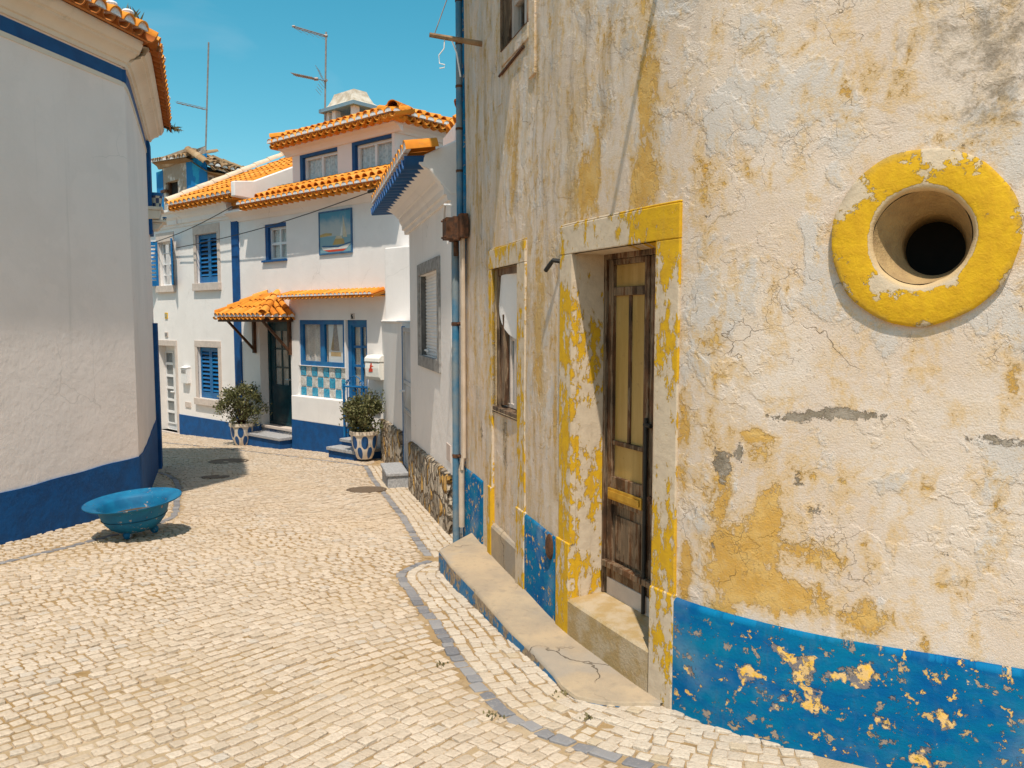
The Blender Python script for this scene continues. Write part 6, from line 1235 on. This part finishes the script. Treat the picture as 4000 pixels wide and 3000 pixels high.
mb.face([DE.w(-.2, .34, zr1-.2), DE.w(4.2, .34, zr1-.2), DE.w(4.2, ap[0], zR(4.2)-.25), DE.w(-.2, ap[0], zR0-.25)])
mb.build('roof', M['tileold'], rd); mo.build('mortar', M['mortar'], rd)
# ------------------------------------------------------------------ rooftop aerials
def at(x, y, Y): d = ray(x, y); return Vector((d.x*Y/d.y, Y, ZE+d.z*Y/d.y))
t = thing('antenna', 'tall thin aerial mast with one short arm above the ruined house', 'antenna', tuple(at(803, 612, 28)), 'roof aerials')
mb = MB(); mb.tube([at(802, 640, 28), at(806, 500, 28), at(815, 165, 28)], .028, 6); mb.build('mast', M['metal'], t)
mb = MB(); p, q = at(690, 402, 27.2), at(806, 429, 28); mb.tube([p, q], .018, 5); mb.tube([p+Vector((0, 0, .05)), q+Vector((0, 0, .05))], .010, 5)
for k in range(6): c = p.lerp(q, (k+.5)/6); mb.tube([c-Vector((.06, .22, 0)), c+Vector((.06, .22, 0))], .005, 4)
mb.build('arm', M['metal'], t)
t = thing('antenna', 'aerial mast with two booms rising beside the white chimney', 'antenna', tuple(at(1269, 560, 17.6)), 'roof aerials')
mb = MB(); mb.tube([at(1267, 600, 17.6), at(1269, 480, 17.6), at(1274, 125, 17.6)], .020, 6); mb.tube([at(1268, 318, 17.55), at(1276, 312, 17.5)], .03, 6); mb.build('mast', M['metal'], t)
mb = MB(); p, q = at(1149, 103, 17.0), at(1274, 140, 17.6); mb.tube([p, q], .013, 5); mb.tube([p-Vector((0, 0, .03)), q-Vector((0, 0, .03))], .010, 5); mb.tube([p-Vector((.04, 0, 0)), p+Vector((.02, 0, 0))], .022, 6); mb.tube([q-Vector((.05, 0, 0)), q+Vector((.03, 0, 0))], .03, 6)
for k in range(5): c = p.lerp(q, (k+.5)/5.5); mb.tube([c-Vector((.05, .2, .05)), c+Vector((.05, .2, -.05))], .004, 4)
mb.build('arm', M['metal'], t)
mb = MB(); p, q = at(1148, 291, 17.0), at(1272, 316, 17.6); mb.tube([p, q], .009, 5)
for k in range(11): c = p.lerp(q, k/16); mb.tube([c-Vector((.03, .13, 0)), c+Vector((.03, .13, 0))], .010, 4); mb.tube([c-Vector((0, 0, .02)), c+Vector((0, 0, .02))], .012, 4)
c = p.lerp(q, .7); mb.tube([c-Vector((.05, 0, .0)), c+Vector((.04, 0, .0))], .035, 6)
c = p.lerp(q, .9)
for s_, dz_ in ((1, .22), (-1, -.22)):
    for k in range(5): mb.tube([c+Vector((-.10*k/4, -.22, dz_*k/4+.03*s_)), c+Vector((-.10*k/4, .22, dz_*k/4+.03*s_))], .005, 4)
mb.build('arm', M['metal'], t)
# ================================================================== blue iron bowl on the paving
bp = gnd(536, 2092); bt = thing('bowl_planter', 'turquoise footed metal bowl with wide flared rim standing on the cobbles', 'planter', tuple(bp))
tilt = Matrix.Rotation(R(-3.2), 3, 'Y') @ Matrix.Rotation(R(3.0), 3, 'X')
prof = [(.001, .055), (.10, .058), (.17, .075), (.235, .115), (.285, .175), (.315, .245), (.332, .305), (.345, .330), (.40, .345), (.445, .362), (.462, .372), (.460, .380), (.44, .374), (.39, .357), (.345, .343), (.325, .32), (.31, .25), (.28, .18), (.22, .12), (.001, .09)]
mb = MB(); prof = [(r_*.93, z_*.93) for r_, z_ in prof]; mb.lathe(bp, prof, 56, 0, tilt); mb.build('bowl', M['bowl'], bt, smooth=75)
for k in range(3):
    a = R(-95+120*k); c = bp+tilt @ Vector((.155*math.cos(a), .155*math.sin(a), .036)); c.z = max(c.z, gz(0, c.y)+.036); mb = MB(); mb.lathe(c, [(.001, .04), (.02, .035), (.034, .02), (.04, 0), (.034, -.02), (.02, -.035), (.001, -.04)], 16); mb.build('foot', M['bowl'], bt, smooth=60)
mb = MB(); mb.lathe(bp, [(.29, .20), (.15, .205), (.001, .21)], 32, 0, tilt); mb.build('soil', M['soil'], bt)
# manhole covers
def cover(pos, r):
    mb = MB(); P = Vector(pos); Mx = Matrix.Rotation(math.atan(-KS), 3, 'X')
    mb.lathe(P, [(.001, .006), (r*.8, .006), (r*.82, .001), (r*.86, .001), (r*.88, .007), (r, .007), (r, -.03)], 36, 0, Mx)
    return mb
def cover_mat():
    m = Mt('cast_iron_cover', .7, .35); v = m.co(); n = m.noise(v, 30, 5); w_ = m.node('ShaderNodeTexChecker', {0: v, 3: 26.}).outputs[1]
    return m.done(m.mix(n, (.10, .065, .04), (.20, .14, .09)), m.add(m.mul(w_, .5), n), .006)
M['cover'] = cover_mat(); p = gnd(1432, 1913); mr0 = p
t = tag(cover(p, .26).build('manhole_cover', M['cover'], None, loc=tuple(p+Vector((0, 0, .002)))), 'round rusty brown manhole cover near the grey stone block', 'manhole cover', 'manhole covers')
for (x, y), lab, s_ in (((893, 1802), 'dark round manhole cover half inside the left house shadow', 1.25), ((842, 1863), 'smaller manhole cover wholly in the left house shadow', .75)):
    c = t.copy(); COL.objects.link(c); c.location = gnd(x, y)+Vector((0, 0, .002)); c.scale = (s_, s_, 1); c['label'] = lab
# ================================================================== shrubs in painted pots
def pot_mat():
    m = Mt('white_pot_blue_petals', .45, .4); uv = m.co('UV'); sx = m.node('ShaderNodeSeparateXYZ', {0: uv}); U, V = sx.outputs[0], sx.outputs[1]
    def petals(off, vy, ry, rx):
        f = m.op('SUBTRACT', m.op('FRACT', m.add(m.mul(U, 7.), off)), .5); a = m.op('POWER', m.op('DIVIDE', f, rx), 2.); b = m.op('POWER', m.op('DIVIDE', m.op('SUBTRACT', V, vy), ry), 2.); return m.ss(m.add(a, b), 1.05, .92)
    k = m.op('MAXIMUM', petals(0., .62, .24, .31), petals(.5, .24, .22, .27)); n = m.noise(m.co(), 20, 4)
    return m.done(m.mix(k, m.mix(n, (.62, .52, .42), (.72, .64, .55)), (.008, .075, .23)), n, .003)
M['pot'] = pot_mat()
def shrub(mb, st, c, rad, h, n, seed):
    rs = random.Random(seed); c = Vector(c); cl = []
    for k in range(46):
        a = rs.uniform(0, 6.283); rr = rad*math.sqrt(rs.random())*rs.uniform(.7, 1.05); u = rs.random()
        z = h*(.12+.86*u*(1-.55*(rr/rad)**2)); p = Vector((rr*math.cos(a), rr*math.sin(a), z)); cl.append((p, rs.uniform(.09, .17)))
        st.tube([c+Vector((0, 0, -.02)), c+p*.5+Vector((0, 0, .05)), c+p], .008, 4, 0, .003, False)
    for p, r in cl:
        dirc = Vector((p.x, p.y, h*.35)).normalized()
        for j in range(n//len(cl)):
            q = p+Vector((rs.gauss(0, 1), rs.gauss(0, 1), rs.gauss(0, 1)))*r*.45; d = (dirc+Vector((rs.gauss(0, .7), rs.gauss(0, .7), rs.gauss(.15, .6)))).normalized()*rs.uniform(.035, .065)
            s_ = d.cross(Vector((rs.gauss(0, 1), rs.gauss(0, 1), rs.gauss(0, 1)))).normalized()*d.length*.27; o_ = c+q
            mb.face([o_, o_+d*.45+s_, o_+d, o_+d*.45-s_])
def pot(pos, lab, slab, R0_, H0, sr, sh, seed):
    t = thing('flower_pot', lab, 'pot', tuple(pos), 'flower pots at the dormer house'); pos = Vector(pos)
    pr = [(R0_*.50, 0), (R0_*.64, H0*.12), (R0_*.80, H0*.35), (R0_*.86, H0*.6), (R0_*.92, H0*.86)]; V = []; UVl = []; sg_ = 32; Fc = []
    for rr, z in pr:
        for j in range(sg_+1): a = 2*math.pi*j/sg_; V.append(pos+Vector((rr*math.cos(a), rr*math.sin(a), z))); UVl.append((j/sg_, z/H0))
    for k in range(4):
        for j in range(sg_): Fc.append((k*33+j, k*33+j+1, k*33+34+j, k*33+33+j))
    mb = MB(); mb.mesh(V, Fc, 0, UVl); mb.build('body', M['pot'], t, smooth=50)
    mb = MB(); mb.lathe(pos, [(R0_*.90, H0*.84), (R0_, H0*.88), (R0_, H0), (R0_*.88, H0), (R0_*.84, H0*.9)], 32); mb.build('rim', mvar('pot_rim', (.62, .50, .38), (.7, .6, .48), 10, .6), t, smooth=40)
    mb = MB(); mb.lathe(pos, [(R0_*.86, H0*.9), (.001, H0*.92)], 24); mb.build('soil', M['soil'], t)
    s_ = thing('shrub', slab, 'plant', tuple(pos+Vector((0, 0, H0*.9))), 'shrubs in the flower pots'); mb = MB(); st = MB(); shrub(mb, st, pos+Vector((0, 0, H0*.9)), sr, sh, 4200, seed); mb.build('foliage', M['leaf'], s_); st.build('stems', M['wood'], s_)
q = AB.px(946, 1728, .42); pz = AB.px(946, 1738, .42)[1]
pot(AB.w(q[0], .42, pz), 'white pot with blue petals left of the teal entrance door', 'taller dark olive shrub in the pot left of the teal door', .25, .46, .44, .88, 11)
q = AB.px(1424, 1770, .5); pz = AB.px(1424, 1790, .5)[1]
pot(AB.w(q[0], .5, pz), 'white pot with blue petals at the blue gate beside the rubble wall', 'lower grey-green shrub in the pot by the blue gate', .25, .48, .33, .70, 23)
# small weeds in the joints
for (x, y), lab in (((2195, 2712), 'little weed at the broken near end of the concrete step'), ((2290, 2805), 'tiny weed in the cobbles just off the near end of the step'), ((1925, 2795), 'tiny weed on the street side of the dark stone band'), ((1725, 2600), 'flat weed tuft in the cobbles near the middle of the band'), ((385, 2122), 'yellowish weed in front of the turquoise bowl'), ((3300, 2945), 'weed at the foot of the peeling blue band')):
    p = gnd(x, y); mb = MB(); sprig(mb, p, 16, .020, .026, .006); tag(mb.build('weed', M['weed'], None, loc=tuple(p)), lab, 'weed', 'weeds in the paving joints')
for o in list(bpy.data.objects):
    if o.type == 'MESH' and o.parent is None and o.name.split('.')[0] in ('weed',): pass
